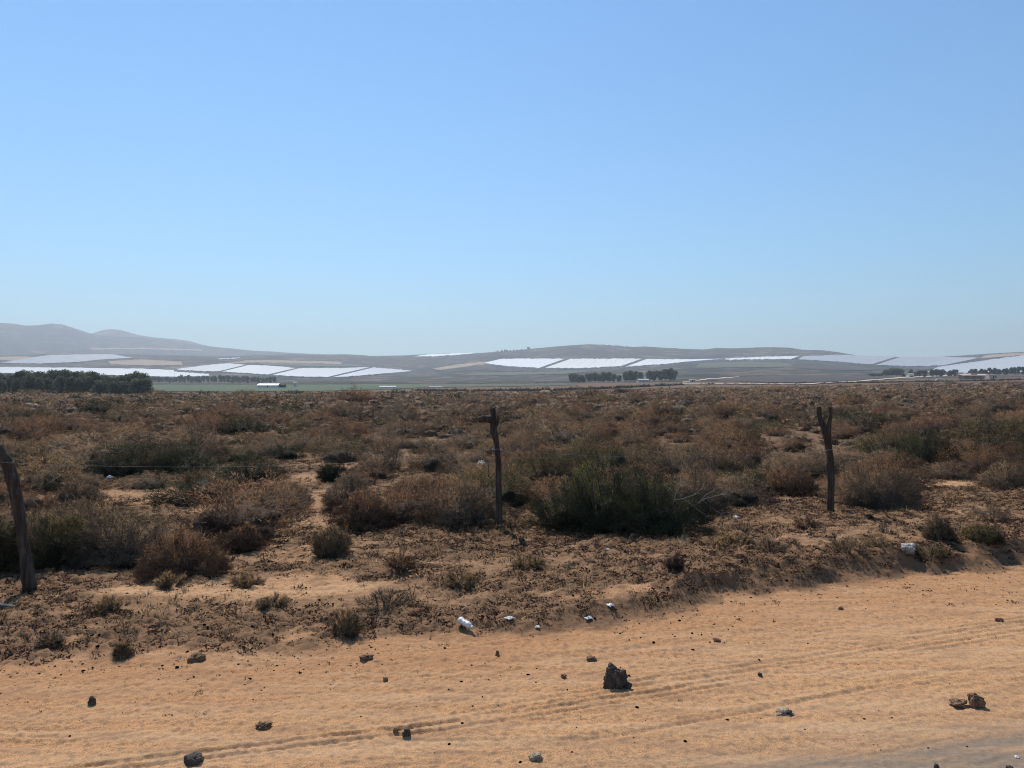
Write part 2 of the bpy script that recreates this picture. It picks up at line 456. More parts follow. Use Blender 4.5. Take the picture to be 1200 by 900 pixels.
def mat_bark():
    m = NT('weathered_post_wood'); tc = m.n('ShaderNodeTexCoord').outputs['Object']
    g = m.noise(m.scaled(tc, (38, 38, 3.5)), 1, 6, .7)
    c = m.ramp(g, [(.30, (.022, .015, .011)), (.46, (.062, .044, .032)), (.62, (.115, .086, .064)), (.8, (.18, .145, .115))])
    c = m.mix(m.ramp(m.noise(tc, 4.5, 4), [(.5, (0, 0, 0)), (.7, (.7, .7, .7))]), c, (.045, .034, .028))
    m.setc(c, .92, .15); m.bump(g, .9, .012)
    return m.m

def mat_plastic(name, c, stripe=.08, rz=0.0, rough=.42):
    m = NT(name); p = m.pos()
    w = m.n('ShaderNodeTexWave'); w.inputs['Scale'].default_value = stripe * .16; w.inputs['Distortion'].default_value = 1.5; w.inputs['Detail'].default_value = 2
    m.l(m.scaled(p, (1, 1, 0), rz), w.inputs['Vector'])
    k = m.mix(m.ramp(w.outputs['Fac'], [(.0, (.9, .9, .9)), (.12, (.25, .25, .25)), (.5, (0, 0, 0)), (1, (.35, .35, .35))]), c, tuple(v * .74 for v in c))
    k = m.mix(m.ramp(m.noise(p, .02, 5, .65), [(.40, (.28, .28, .28)), (.62, (0, 0, 0))]), k, (.45, .43, .40))
    m.setc(k, rough, .5)
    return m.m

def mat_rock(name, c1, c2):
    return mat_plain(name, c1, c2, 26, .93, .2, (.9, .012))

M = dict(ground=mat_ground(), hill=mat_hill(), bush=mat_bush(), leaf=mat_leaf(), post=mat_bark(),
         rock_dark=mat_rock('dark_basalt_rock', (.050, .042, .036), (.15, .12, .095)),
         rock_brown=mat_rock('brown_earth_clod', (.13, .080, .048), (.34, .205, .115)),
         rock_pale=mat_rock('pale_stone', (.30, .23, .16), (.48, .38, .27)),
         white_stone=mat_rock('limewashed_stone', (.28, .24, .19), (.60, .56, .50)),
         bag=mat_plain('white_plastic_film', (.58, .58, .57), (.72, .72, .71), 20, .35, .5, (.35, .008)),
         paper=mat_plain('pale_scrap', (.60, .56, .50), (.78, .75, .70), 30, .8, .2),
         deadwood=mat_plain('bleached_branch', (.24, .205, .17), (.44, .39, .34), 25, .9, .2),
         trunk=mat_plain('tree_bark', (.10, .08, .065), (.17, .14, .115), 3, .95, .1),
         wire=None, wall=mat_plain('pale_wall', (.55, .50, .44), (.66, .61, .55), .6, .9, .2),
         pink=mat_plain('pink_roof', (.52, .36, .29), (.60, .43, .35), .5, .9, .2),
         roof=mat_plain('white_roof_sheet', (.66, .65, .63), (.78, .77, .75), .4, .5, .4),
         dark=mat_plain('dark_opening', (.03, .032, .036), (.06, .06, .065), 1, .8, .2),
         crop=mat_plain('green_crop', (.072, .108, .055), (.110, .132, .080), .02, .95, .1),
         crop2=mat_plain('grey_green_crop', (.085, .10, .065), (.12, .12, .085), .03, .95, .1),
         tan=mat_plain('bare_tan_soil', (.28, .205, .14), (.40, .30, .21), .02, .97, .1),
         soil=mat_plain('dark_ploughed_soil', (.060, .052, .046), (.095, .08, .07), .03, .97, .1),
         trackdust=mat_plain('pale_track_dust', (.42, .34, .25), (.55, .45, .34), .05, .97, .1))
w_ = NT('galvanised_wire'); w_.setc((.26, .25, .24), .7, .3); M['wire'] = w_.m

# ------------------------------------------------------------------ the ground, hills and mountains (one graded sheet)
def build_terrain():
    half = math.radians(46)
    th = np.concatenate([np.linspace(-PI, -half, 70, endpoint=False), np.linspace(-half, half, 760), np.linspace(half, PI, 70, endpoint=False)[1:]])
    r = np.concatenate([np.geomspace(.25, 2.4, 26, endpoint=False), np.geomspace(2.4, 15, 820, endpoint=False), np.geomspace(15, 250, 300, endpoint=False),
                        np.geomspace(250, 900, 90, endpoint=False), np.geomspace(900, 10300, 190)])
    for k in KR[1:]:
        r[np.abs(r - k).argmin()] = k
    T, R = np.meshgrid(th, r)
    X = R * np.sin(T); Y = R * np.cos(T)
    Z = far_z(X, Y)
    nr = int((r < 120).sum())
    Z[:nr] += near_z(X[:nr], Y[:nr])
    Z[nr:] += near_z(np.array([500.]), np.array([900.]))[0] * 0 + .10 * fbm2(X[nr:] * .22, Y[nr:] * .22, 3, 61) * (1 - sstep(200, 600, R[nr:]))
    nT, nR = len(th), len(r)
    V = np.stack([X, Y, Z], -1).reshape(-1, 3)
    red = np.zeros_like(X); lit = np.zeros_like(X); grey = np.zeros_like(X); scrub = np.zeros_like(X); road = np.zeros(X.shape, bool)
    x, y = X[:nr], Y[:nr]
    e, b, bare = masks(x, y)
    lit[:nr] = np.maximum(litter_density(x, y), .55 * sstep(.0, .6, e) * (1 - .6 * bare)) * (1 - sstep(0.8, 2.5, b))
    scrub[:nr] = sstep(.2, 2.2, b) * (1 - .62 * bare) * .92
    scrub[nr:] = 1
    gx, gy = world_line([(0, 1000), (700, 915), (1000, 885), (1200, 856), (1500, 822)])
    gy2 = np.interp(x, gx, gy, left=-5); v = gy2 - y
    grey[:nr] = np.clip(sstep(-.08, .10, v) + .25 * sstep(-.6, 0.1, v), 0, 1)
    road[:nr] = e < -.05
    red[:nr] = .6 * sstep(-1.5, -.1, e) * (e < .6)
    attrs = np.stack([lit, grey, scrub, red], -1).reshape(-1, 4)
    i = np.arange(nR - 1)[:, None] * nT; j = np.arange(nT)[None]; j2 = (j + 1) % nT
    Q = np.stack([i + j, i + j2, i + nT + j2, i + nT + j], -1)
    Q = Q[..., ::-1]
    rr = np.broadcast_to(r[:-1, None], Q.shape[:2])
    isroad = road[:-1] & (rr < 60)
    far = rr >= 900
    mtn = rr >= 5400
    def sub(sel, name, mat, at=True, top=False):
        q = Q[sel].reshape(-1, 4)
        u, inv = np.unique(q, return_inverse=True)
        o = mesh_np(name, V[u], inv.reshape(-1, 4), mat, smooth=True, attrs={'soil': attrs[u]} if at else None)
        return structure(o)
    sub(~isroad & ~far, 'ground', M['ground'])
    sub(isroad, 'dirt_road', M['ground'])
    sub(far & ~mtn, 'hills', M['hill'], False)
    sub(mtn, 'mountains', M['hill'], False)
build_terrain()

# ------------------------------------------------------------------ shrubs
def gen_shrub(seed, R=.5, H=.45, n_stem=60, n_twig=3500, tl=.11, tw=.005, up=.5, lump=.28, leaf=0, core=False, spiky=0.0, cs=.52):
    """foliage (verts, tris, twig) and a woody stem (verts, quads)"""
    g = np.random.default_rng(seed)
    az = g.uniform(0, 2 * PI, n_stem); el = np.arcsin(g.uniform(.0, 1, n_stem))
    lob = 1 + lump * vnoise3(np.stack([np.cos(az) * 1.6, np.sin(az) * 1.6, np.sin(el) * 2.0], 1) + seed * 3.1, seed) + g.uniform(-.10, .08, n_stem)
    end = np.stack([R * np.cos(el) * np.cos(az), R * np.cos(el) * np.sin(az), H * np.sin(el) + .03], 1) * lob[:, None]
    end[:, 2] *= 1 + spiky * g.uniform(0, 1, n_stem) ** 3
    st = end * np.array([1, 1, 0]) * .30 + np.stack([g.normal(0, .10 * R, n_stem), g.normal(0, .10 * R, n_stem), np.zeros(n_stem)], 1)
    mid = st * .5 + end * .5; mid[:, 2] += .12 * H; mid[:, :2] *= 1.08
    k = g.integers(0, n_stem, n_twig); t = 1 - g.uniform(0, 1, n_twig) ** 1.7 * .72
    tt = t[:, None]
    p = (1 - tt) ** 2 * st[k] + 2 * tt * (1 - tt) * mid[k] + tt ** 2 * end[k]
    p += g.normal(0, .05 * R, (n_twig, 3)) * np.array([1, 1, .6])
    p[:, 2] = np.maximum(p[:, 2], .0)
    out = p / (np.linalg.norm(p, axis=1)[:, None] + 1e-6)
    d = out + np.array([0, 0, up]) + g.normal(0, .85, (n_twig, 3))
    d /= np.linalg.norm(d, axis=1)[:, None]
    L = tl * g.uniform(.45, 1.35, n_twig)[:, None]
    perp = np.cross(d, g.normal(0, 1, (n_twig, 3))); perp /= np.linalg.norm(perp, axis=1)[:, None] + 1e-9
    w = tw * g.uniform(.6, 1.4, n_twig)[:, None]
    V = np.stack([p - perp * w / 2, p + perp * w / 2, p + d * L], 1).reshape(-1, 3)
    def dome(q, j):
        nn_ = q / np.array([R * R, R * R, H * H]) * np.array([1, 1, 1]); nn_[:, 2] += .10 / H
        nn_ /= np.linalg.norm(nn_, axis=1)[:, None] + 1e-9
        nn_ = nn_ + g.normal(0, j, nn_.shape)
        return nn_ / (np.linalg.norm(nn_, axis=1)[:, None] + 1e-9)
    Nv = np.repeat(dome(p, .20), 3, 0)
    T = np.arange(n_twig * 3).reshape(-1, 3)
    base = g.uniform(.15, .75, n_stem)[k]
    tv = np.clip(base + g.normal(0, .16, n_twig), 0, 1)
    tv = np.where(g.uniform(0, 1, n_twig) < .025, 1.0, tv)
    tv = np.repeat(tv, 3)
    if leaf:
        q = g.integers(0, n_twig, leaf)
        c = p[q] + d[q] * L[q] * g.uniform(.2, 1, leaf)[:, None]
        a = g.normal(0, 1, (leaf, 3)); a /= np.linalg.norm(a, axis=1)[:, None]
        b = np.cross(a, g.normal(0, 1, (leaf, 3))); b /= np.linalg.norm(b, axis=1)[:, None]
        s = g.uniform(.006, .013, leaf)[:, None] * (tl / .11)
        LV = np.stack([c - a * s, c + b * s * .6, c + a * s, c - b * s * .6], 1).reshape(-1, 3)
        o = len(V); i4 = np.arange(leaf)[:, None] * 4 + o
        T = np.concatenate([T, i4 + np.array([0, 1, 2]), i4 + np.array([0, 2, 3])])
        V = np.concatenate([V, LV]); tv = np.concatenate([tv, np.repeat(np.clip(g.normal(.5, .2, leaf), 0, 1), 4)]); Nv = np.concatenate([Nv, np.repeat(dome(c, .35), 4, 0)])
    if core:
        cv, cf = ico(1 if core is True else core)
        cv = cv * np.array([R * cs, R * cs, H * cs]) * (1 + .3 * vnoise3(cv * 1.5 + seed, seed) + .22 * vnoise3(cv * 5 + seed, seed + 3))[:, None]
        cv[:, 2] = np.maximum(cv[:, 2], -.05)
        T = np.concatenate([T, cf + len(V)]); V = np.concatenate([V, cv]); tv = np.concatenate([tv, np.full(len(cv), .0) if cs < .6 else g.uniform(.05, .5, len(cv))]); Nv = np.concatenate([Nv, dome(cv, .1 if cs < .6 else .35)])  # small cores get the darkest tone, painting shade inside the bush
    return (V, T, np.c_[tv, Nv]), (st, mid, end)

def stem_mesh(s, g, n=26, r0=.008):
    st, mid, end = s
    idx = g.choice(len(st), min(n, len(st)), replace=False)
    Vs = []; Fs = []; o = 0
    for i in idx:
        t = np.linspace(0, .96, 6)[:, None]
        q = (1 - t) ** 2 * st[i] + 2 * t * (1 - t) * mid[i] + t ** 2 * end[i]
        q[0, 2] -= .03
        v, f = tube(q, np.linspace(r0, r0 * .3, 6), 4, cap=False)
        Vs.append(v); Fs += [[a + o for a in c] for c in f]; o += len(v)
    return np.concatenate(Vs), np.array(Fs)

TINT = dict(rust=(.215, .124, .074), brown=(.205, .142, .093), grey=(.215, .156, .106), straw=(.270, .180, .098), olive=(.118, .094, .046), green=(.050, .053, .027), purple=(.100, .060, .050), thicket=(.070, .072, .036), shade=(.026, .019, .018), leafy=(.170, .175, .062))  # leafy is a brightened tint that paints sunlight on leaves
WORDS = dict(rust='rust brown', brown='dull brown', grey='grey brown', straw='straw coloured', olive='olive green', green='dark green', purple='purplish brown')

def tint_attr(n, c, g, j=.12):
    t = np.empty((n, 4)); t[:, :3] = np.array(c) * (1 + g.uniform(-j, j)); t[:, 3] = 1
    return t

def shrub(px, py, wpx, hpx, kind, label, n=4200, leaf=0, spiky=0., seed=0, deep=1.0, tl=None, stems=30, group=None, n_stem=210, name='shrub', at=None, w_core=True):
    """one shrub that the photograph shows clearly: base pixel, width and height in pixels"""
    if at is None:
        x, y, z = hit_near(px, py)
    else:
        x, y = at; z = gz(x, y)
    R = wpx / F * y / 2 / (1 - .42 * deep * wpx / F)
    yc = y + R * .85 * deep
    H = hpx / F * yc * (.84 if hpx > 50 else .97)
    xc = x * yc / y
    zc = gz(xc, yc) - .02
    tl_ = tl or .052 * (H / .45) ** .4
    nn = int(n)
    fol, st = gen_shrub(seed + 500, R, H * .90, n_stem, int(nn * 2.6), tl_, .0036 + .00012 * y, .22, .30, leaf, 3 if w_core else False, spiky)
    g = np.random.default_rng(seed + 9)
    root = empty(name, (xc, yc, zc), g.uniform(-.3, .3), (1, deep, 1))
    V, T, tv = fol
    mesh_np('foliage', V, T, M['bush'], root, attrs={'twig': tv[:, 0], 'dome': tv[:, 1:], 'tint': tint_attr(len(V), TINT[kind] if isinstance(kind, str) else kind, g, .05)})
    sv, sf = stem_mesh(st, g, stems, .006 + R * .006)
    mesh_np('stem', sv, sf, M['trunk'], root)
    tag(root, label, 'shrub', group)
    TAKEN.append((xc, yc, R))
    return root

TAKEN = []
big = [  # px, py, width, height, kind, label, twigs, leaves
    (716, 629, 138, 98, 'thicket', 'tall dark olive shrub right beside the middle fence post, tallest at the fence', 9000, 16000),
    (664, 624, 72, 62, 'green', 'blackish green bush squeezed between the middle fence post and the tallest olive shrub', 5000, 4000),
    (692, 594, 46, 56, 'leafy', 'added bush, tinted bright yellowish green for sunlit leaves at the crown of the tall clump', 3500, 5000),  # added bush; its bright colour stands for sun on the clump's top
    (772, 628, 105, 74, 'thicket', 'dark olive brown shrub with bleached dead branches sticking out of it', 7000, 7000),
    (815, 606, 80, 62, 'brown', 'brown shrub at the far end of the big clump, away from the middle post', 5500, 0),
    (545, 622, 110, 58, 'brown', 'wide brown shrub with deep shade under it, touching the middle post', 7000, 0),
    (500, 606, 110, 52, 'rust', 'rust brown twiggy shrub with a rounded top, two shrubs before the middle post', 7000, 0),
    (570, 590, 100, 46, 'straw', 'straw and rust coloured shrub directly behind the foot of the middle post', 6000, 0),
    (640, 575, 110, 52, 'olive', 'yellowish olive shrub behind the middle post, beyond the tall dark clump', 6500, 2500),
    (720, 560, 120, 48, 'olive', 'olive shrub whose top shows just above the tallest dark shrub', 6500, 3000),
    (795, 566, 110, 42, 'grey', 'grey olive shrub behind the shrub with bleached branches', 6000, 1500),
    (220, 680, 104, 56, 'rust', 'low dark rust bush with black shade, alone on the sand near the leaning post', 7000, 0),
    (140, 668, 116, 58, 'grey', 'grey twiggy shrub between the leaning post and the low dark rust bush', 7500, 0),
    (60, 670, 98, 68, 'olive', 'leafy olive bush growing just behind the foot of the leaning post', 7500, 6000),
    (-14, 676, 84, 74, 'olive', 'leafy olive bush behind the leaning post at the edge of the view', 6000, 5000),
    (95, 640, 110, 62, 'brown', 'brown shrub just beyond the leafy bush at the leaning post', 6000, 0),
    (286, 648, 46, 30, 'rust', 'small rust bush beside the sandy path, behind the low dark rust bush', 3500, 0),
    (297, 567, 66, 31, 'green', 'round dark green cushion bush on bare ground beyond the leaning post', 6000, 3500),
    (390, 565, 40, 24, 'green', 'small dark green bush next to the round green cushion bush', 3500, 1500),
    (90, 592, 54, 27, 'brown', 'low mound bush with pale dead stems at its foot, beyond the leaning post', 4000, 0),
    (150, 560, 90, 42, 'green', 'long blackish bush with a white scrap lying before it', 6000, 2500),
    (212, 556, 80, 34, 'green', 'low blackish bush in line with the long blackish bush', 5000, 2000),
    (230, 574, 38, 20, 'rust', 'small round rust bush on the gravelly bare patch', 3000, 0),
    (312, 606, 96, 28, 'grey', 'long low grey bush lying across the bare patch', 5000, 0),
    (345, 592, 40, 20, 'brown', 'short brown bush at the end of the long low grey bush', 2800, 0),
    (425, 624, 66, 46, 'rust', 'reddish brown bush on the far side of the sandy path', 5000, 0),
    (388, 655, 44, 34, 'straw', 'bushy reddish straw tuft at the edge of the sandy path', 3500, 0),
    (410, 600, 60, 40, 'grey', 'faded grey bush behind the reddish brown bush by the sandy path', 4500, 0),
    (445, 552, 54, 30, 'grey', 'bush with long bare twigs fanning out of its top', 2600, 0),
    (285, 511, 56, 25, 'green', 'dark green bush standing taller than its brown neighbours on the plain', 4500, 2000),
    (880, 583, 52, 30, 'green', 'dark shaded bush halfway between the big clump and the forked post', 4000, 800),
    (850, 560, 70, 36, 'brown', 'brown bush beyond the dark shaded bush near the forked post', 4500, 0),
    (925, 582, 60, 34, 'rust', 'rust bush just before the foot of the forked post', 4500, 0),
    (1025, 599, 112, 58, 'brown', 'large rounded brown shrub right beside the forked post', 8000, 0),
    (1035, 575, 100, 42, 'rust', 'rust brown shrub behind the large rounded shrub at the forked post', 6500, 0),
    (1085, 553, 76, 44, 'green', 'bright leafed dark green shrub beside the small patch of bare sand', 6500, 5000),
    (1040, 536, 80, 34, 'olive', 'olive shrub between the forked post and the bright leafed green shrub', 5000, 1500),
    (1150, 560, 100, 40, 'rust', 'broad rust shrub past the small patch of bare sand', 6500, 0),
    (1185, 575, 80, 34, 'brown', 'brown shrub at the edge of the view, past the patch of bare sand', 5000, 0),
    (1195, 520, 46, 32, 'green', 'dark rounded bush at the very edge of the view beyond the forked post', 4000, 1500),
    (1100, 633, 32, 26, 'brown', 'small dark bush casting a sharp shadow on the raised verge', 3500, 0),
    (1152, 640, 42, 18, 'olive', 'flat olive bush on the raised verge near the small dark bush', 2800, 0),
    (576, 503, 50, 25, 'shade', 'nearly black arching bush seen behind the top of the middle post', 3500, 0),
    (880, 545, 60, 26, 'rust', 'reddish bush in the open scrub before the forked post', 4500, 0),
    (76, 498, 30, 9, 'purple', 'flat purple brown bush far out on the plain', 2000, 0),
    (245, 468, 40, 10, 'green', 'lone dark dome of a bush at the far rim of the scrub', 3000, 1500),
]
for i, (px, py, w, h, k, lab, n, leaf) in enumerate(big):
    shrub(px, py, w, h, k, lab, n, leaf, spiky=.4 if 'bare twigs' in lab else .06, seed=i * 13 + 1, deep=.8 if w > 100 else 1.0)

tufts = [(450, 718, 78, 28, 'brown', 'dark tuft with the deepest shadow on the litter strewn verge'), (405, 748, 40, 36, 'grey', 'upright thin straw coloured tuft at the lower edge of the verge'),
         (540, 690, 44, 26, 'grey', 'faded straw tuft below the middle post'), (320, 712, 40, 16, 'brown', 'low brown tuft at the end of the sandy path'), (145, 772, 22, 22, 'straw', 'upright straw tuft on the open sand'),
         (125, 720, 36, 18, 'grey', 'straw coloured tuft on sand in front of the leaning post'), (290, 690, 40, 16, 'grey', 'pale straw coloured dry tuft beside the bare sand'), (200, 692, 36, 18, 'grey', 'thin dry tuft under the low dark rust bush'),
         (470, 672, 34, 28, 'rust', 'small rust tuft on the verge beyond the darkest tuft'), (1020, 640, 60, 20, 'grey', 'pale straw coloured tuft beside the white rock'), (945, 620, 34, 20, 'rust', 'rust tuft below the forked post'),
         (990, 655, 60, 18, 'brown', 'brown tuft at the crest of the verge edge'), (905, 648, 40, 16, 'brown', 'brown tuft between the big clump and the verge edge'), (1085, 660, 50, 18, 'olive', 'olive tuft next to the white rock'),
         (860, 640, 46, 14, 'grey', 'thin straw coloured tuft below the shrub with bleached branches'), (790, 670, 24, 16, 'purple', 'little blackish tuft in the litter'), (620, 668, 40, 16, 'straw', 'dry straw tuft to the road side of the middle post'),
         (60, 760, 30, 14, 'brown', 'low brown tuft on the sand below the leaning post'), (1160, 612, 60, 22, 'brown', 'brown heap of a tuft on the raised verge under the broad rust shrub'), (600, 622, 60, 22, 'straw', 'straw tuft at the foot of the middle post')]
for i, (px, py, w, h, k, lab) in enumerate(tufts):
    shrub(px, py, w * .85, h * .58, 'straw' if k == 'grey' else k, lab, 800, 0, .35, seed=3000 + i * 7, stems=12, n_stem=45, name='dry_tuft', tl=.042, w_core=False)

# the open scrub: shrubs by distance, the 300 that show largest as objects of their own, the rest as ground cover
def scatter_scrub():
    g = np.random.default_rng(21)
    bands = [(5.5, 14, 1.7, .34, 1), (14, 40, 1.7, .47, 1), (40, 80, 1.2, .58, 1.1), (80, 160, .6, .74, 1.2), (160, 480, .16, 1.0, 1.3)]
    out = []
    for (y0, y1, dens, rm, _) in bands:
        wid = 1.0 if y1 <= 160 else .75
        area = (y1 ** 2 - y0 ** 2) * wid
        n = int(area * dens)
        y = np.sqrt(g.uniform(y0 ** 2, y1 ** 2, n)); x = g.uniform(-wid, wid, n) * y
        R = rm * np.exp(g.normal(0, .42, n))
        out.append(np.stack([x, y, R], 1))
    P_ = np.concatenate(out)
    x, y, R = P_.T
    e, b, bare = masks(x, y)
    ok = (b > .15) & (g.uniform(0, 1, len(x)) > bare * 1.15) & (bare < .75)
    dens = fbm2(x * .16, y * .16, 3, 131)
    ok &= g.uniform(0, 1, len(x)) < 1.25 + 1.1 * dens * (y < 60)
    ok &= ~((x < -.8) & (y < 17) & (g.uniform(0, 1, len(x)) < .4))
    for (cx, cy, cr) in TAKEN:
        ok &= np.hypot(x - cx, (y - cy)) > cr * .75 + R * .45
    # far limit of the scrub: nearer on the left than on the right
    px = 600 + F * x / y
    lim = np.interp(px, [-100, 200, 500, 700, 800, 1300], [290, 285, 290, 340, 440, 470])
    ok &= y < lim
    x, y, R = x[ok], y[ok], R[ok]
    # thin out the overlaps close by
    order = np.argsort(y); keep = np.ones(len(x), bool)
    near = [i for i in order if y[i] < 160]
    cell = {}
    for i in near:
        k = (int(x[i] // 2), int(y[i] // 2)); bad = False
        for dx in (-1, 0, 1):
            for dy in (-1, 0, 1):
                for j in cell.get((k[0] + dx, k[1] + dy), ()):
                    if math.hypot(x[i] - x[j], y[i] - y[j]) < (.48 if y[i] < 14 else .70) * (R[i] + R[j]): bad = True
        if bad: keep[i] = False
        else: cell.setdefault(k, []).append(i)
    x, y, R = x[keep], y[keep], R[keep]
    z = ground_z(x, y)
    # kinds drift across the plain
    a = fbm2(x * .12, y * .06, 3, 141); c = g.uniform(0, 1, len(x)) + .35 * a
    kinds = np.array(['rust', 'brown', 'grey', 'straw', 'olive', 'green', 'purple'])
    kk = np.select([c < .30, c < .66, c < .80, c < .85, c < .95, c < 1.03], [0, 1, 2, 3, 4, 5], 6)
    Hh = g.uniform(.65, 1.05, len(x)) * np.where(y > 160, .52, np.where(y > 80, .78, .88))
    size = R / y
    inview = np.abs(x / y) < .70
    rank = np.argsort(-(size * inview))
    ind = np.zeros(len(x), bool); ind[rank[:290]] = True
    return x, y, z, R, Hh, kk, kinds, ind
sx, sy, sz, sR, sH, sk, KINDS_, IND = scatter_scrub()

# individuals: five shapes, each kind in its own tint; copies share their meshes
def scrub_individuals():
    g = np.random.default_rng(33)
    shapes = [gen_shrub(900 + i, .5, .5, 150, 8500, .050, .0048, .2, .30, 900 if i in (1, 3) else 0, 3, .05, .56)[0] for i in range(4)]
    proto = {}
    zone_of = lambda px: 'past the leaning post' if px < 330 else 'between the path and middle post' if px < 575 else 'past the big shrub clump' if px < 850 else 'past the forked post'
    for i in np.flatnonzero(IND):
        kind = KINDS_[sk[i]]; s = int(g.integers(0, 4))
        if (kind, s) not in proto:
            V, T, tv = shapes[s]
            o = mesh_np('scrub_bush', V, T, M['bush'], attrs={'twig': tv[:, 0], 'dome': tv[:, 1:], 'tint': tint_attr(len(V), TINT[kind], g, .08)})
            proto[(kind, s)] = o
        else:
            o = proto[(kind, s)].copy(); COL.objects.link(o)
        R = sR[i]
        o.location = (sx[i], sy[i], sz[i] - .02); o.rotation_euler = (0, 0, g.uniform(0, 2 * PI)); o.scale = (R * 2, R * 2 * g.uniform(.85, 1.15), R * 2 * sH[i])
        px = 600 + F * sx[i] / sy[i]
        size = 'wide' if R > .46 else 'middling' if R > .30 else 'small'
        depth = 'near the fence' if sy[i] < 14.5 else 'out in the scrub'
        lab = f'{size} {WORDS[kind]} bush {depth} {zone_of(px)}'
        tag(o, lab, 'bush', f'{size} {WORDS[kind]} bushes {depth} {zone_of(px)}')
scrub_individuals()

def merge_instances(protos, which, X, Yv, Z, rot, SX, SZ, tints):
    """many copies of small prototypes written into one mesh"""
    Vs, Ts, tw, tn = [], [], [], []; o = 0
    for k, (V, T, tv) in enumerate(protos):
        m = np.flatnonzero(which == k)
        if not len(m): continue
        c, s = np.cos(rot[m])[:, None], np.sin(rot[m])[:, None]
        vx = (V[None, :, 0] * c - V[None, :, 1] * s) * SX[m][:, None] + X[m][:, None]
        vy = (V[None, :, 0] * s + V[None, :, 1] * c) * SX[m][:, None] + Yv[m][:, None]
        vz = V[None, :, 2] * SZ[m][:, None] + Z[m][:, None]
        Vs.append(np.stack([vx, vy, vz], -1).reshape(-1, 3).astype(np.float32))
        Ts.append((T[None] + (np.arange(len(m)) * len(V))[:, None, None] + o).reshape(-1, 3)); o += len(m) * len(V)
        if tv.ndim == 2:
            a = np.empty((len(m), len(V), 4)); a[..., 0] = tv[None, :, 0]
            a[..., 1] = tv[None, :, 1] * c - tv[None, :, 2] * s; a[..., 2] = tv[None, :, 1] * s + tv[None, :, 2] * c; a[..., 3] = tv[None, :, 3]
            tw.append(a.reshape(-1, 4).astype(np.float32))
        else:
            tw.append(np.tile(tv, len(m)))
        t4 = np.ones((len(m), 4)); t4[:, :3] = tints[m]
        tn.append(np.repeat(t4.astype(np.float32), len(V), 0))
    return np.concatenate(Vs), np.concatenate(Ts), np.concatenate(tw), np.concatenate(tn)

def scrub_mass():
    g = np.random.default_rng(44)
    T3 = np.array([TINT[k] for k in KINDS_])
    lods = [(0, 45, 1500, .075, .011, 3), (45, 90, 560, .085, .021, 2), (90, 170, 190, .11, .038, 2), (170, 900, 60, .16, .075, 1)]
    Vs, Ts, tw, tn = [], [], [], []; o = 0
    for (y0, y1, n, tl, w, core) in lods:
        m = np.flatnonzero(~IND & (sy >= y0) & (sy < y1))
        if not len(m): continue
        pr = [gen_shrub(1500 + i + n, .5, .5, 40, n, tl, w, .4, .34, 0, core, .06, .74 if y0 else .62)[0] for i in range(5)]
        tints = T3[sk[m]] * (1 + g.uniform(-.18, .18, (len(m), 1)))
        V, T, a, b = merge_instances(pr, g.integers(0, 5, len(m)), sx[m], sy[m], sz[m] - .03, g.uniform(0, 2 * PI, len(m)), sR[m] * 2, sR[m] * 2 * sH[m], tints)
        Vs.append(V); Ts.append(T + o); o += len(V); tw.append(a); tn.append(b)
    ob = mesh_np('scrub_cover', np.concatenate(Vs), np.concatenate(Ts), M['bush'], attrs={'twig': np.concatenate(tw)[:, 0], 'dome': np.concatenate(tw)[:, 1:], 'tint': np.concatenate(tn)})
    tag(ob, 'brown scrub covering the plain as far as the valley', 'scrub', None, 'stuff')
scrub_mass()

# ------------------------------------------------------------------ ground cover of the verge
def rand_ground(n, y0, y1, g):
    y = np.sqrt(g.uniform(y0 ** 2, y1 ** 2, n)); x = g.uniform(-.95, .95, n) * y
    return x, y

def litter_proto(seed, n=26):
    """a flat crust of dead, curled leaves and stalks"""
    g = np.random.default_rng(seed)
    r = np.sqrt(g.uniform(0, 1, n)); a = g.uniform(0, 2 * PI, n)
    p = np.stack([r * np.cos(a), r * np.sin(a), (1 - r ** 2) * g.uniform(0, .8, n) * .5], 1)
    d = g.normal(0, 1, (n, 3)) * np.array([1, 1, .55]); d[:, 2] = np.abs(d[:, 2]); d /= np.linalg.norm(d, axis=1)[:, None]
    q = np.cross(d, g.normal(0, 1, (n, 3))); q /= np.linalg.norm(q, axis=1)[:, None]
    L = g.uniform(.15, .50, n)[:, None]; w = g.uniform(.03, .13, n)[:, None]
    V = np.stack([p - q * w, p + q * w, p + d * L + q * w * .5, p + d * L * .8 - q * w * .6 + np.array([0, 0, .08])], 1).reshape(-1, 3)
    i = np.arange(n)[:, None] * 4
    T = np.concatenate([i + np.array([0, 1, 2]), i + np.array([0, 2, 3])])
    return V, T, np.repeat(np.clip(g.normal(.45, .22, n), 0, 1), 4)

def straw_proto(seed, n=16):
    """dead stalks lying about"""
    g = np.random.default_rng(seed)
    r = np.sqrt(g.uniform(0, 1, n)); a = g.uniform(0, 2 * PI, n)
    p = np.stack([r * np.cos(a), r * np.sin(a), g.uniform(0, .22, n)], 1)
    b = g.uniform(0, 2 * PI, n); d = np.stack([np.cos(b), np.sin(b), g.normal(.12, .28, n)], 1)
    q = np.stack([-np.sin(b), np.cos(b), g.normal(0, .3, n)], 1)
    L = g.uniform(.3, 1.0, n)[:, None]; w = g.uniform(.02, .05, n)[:, None]
    V = np.stack([p - q * w, p + q * w, p + d * L + q * w * .4, p + d * L - q * w * .4], 1).reshape(-1, 3)
    i = np.arange(n)[:, None] * 4
    return V, np.concatenate([i + np.array([0, 1, 2]), i + np.array([0, 2, 3])]), np.repeat(np.clip(g.normal(.6, .22, n), 0, 1), 4)

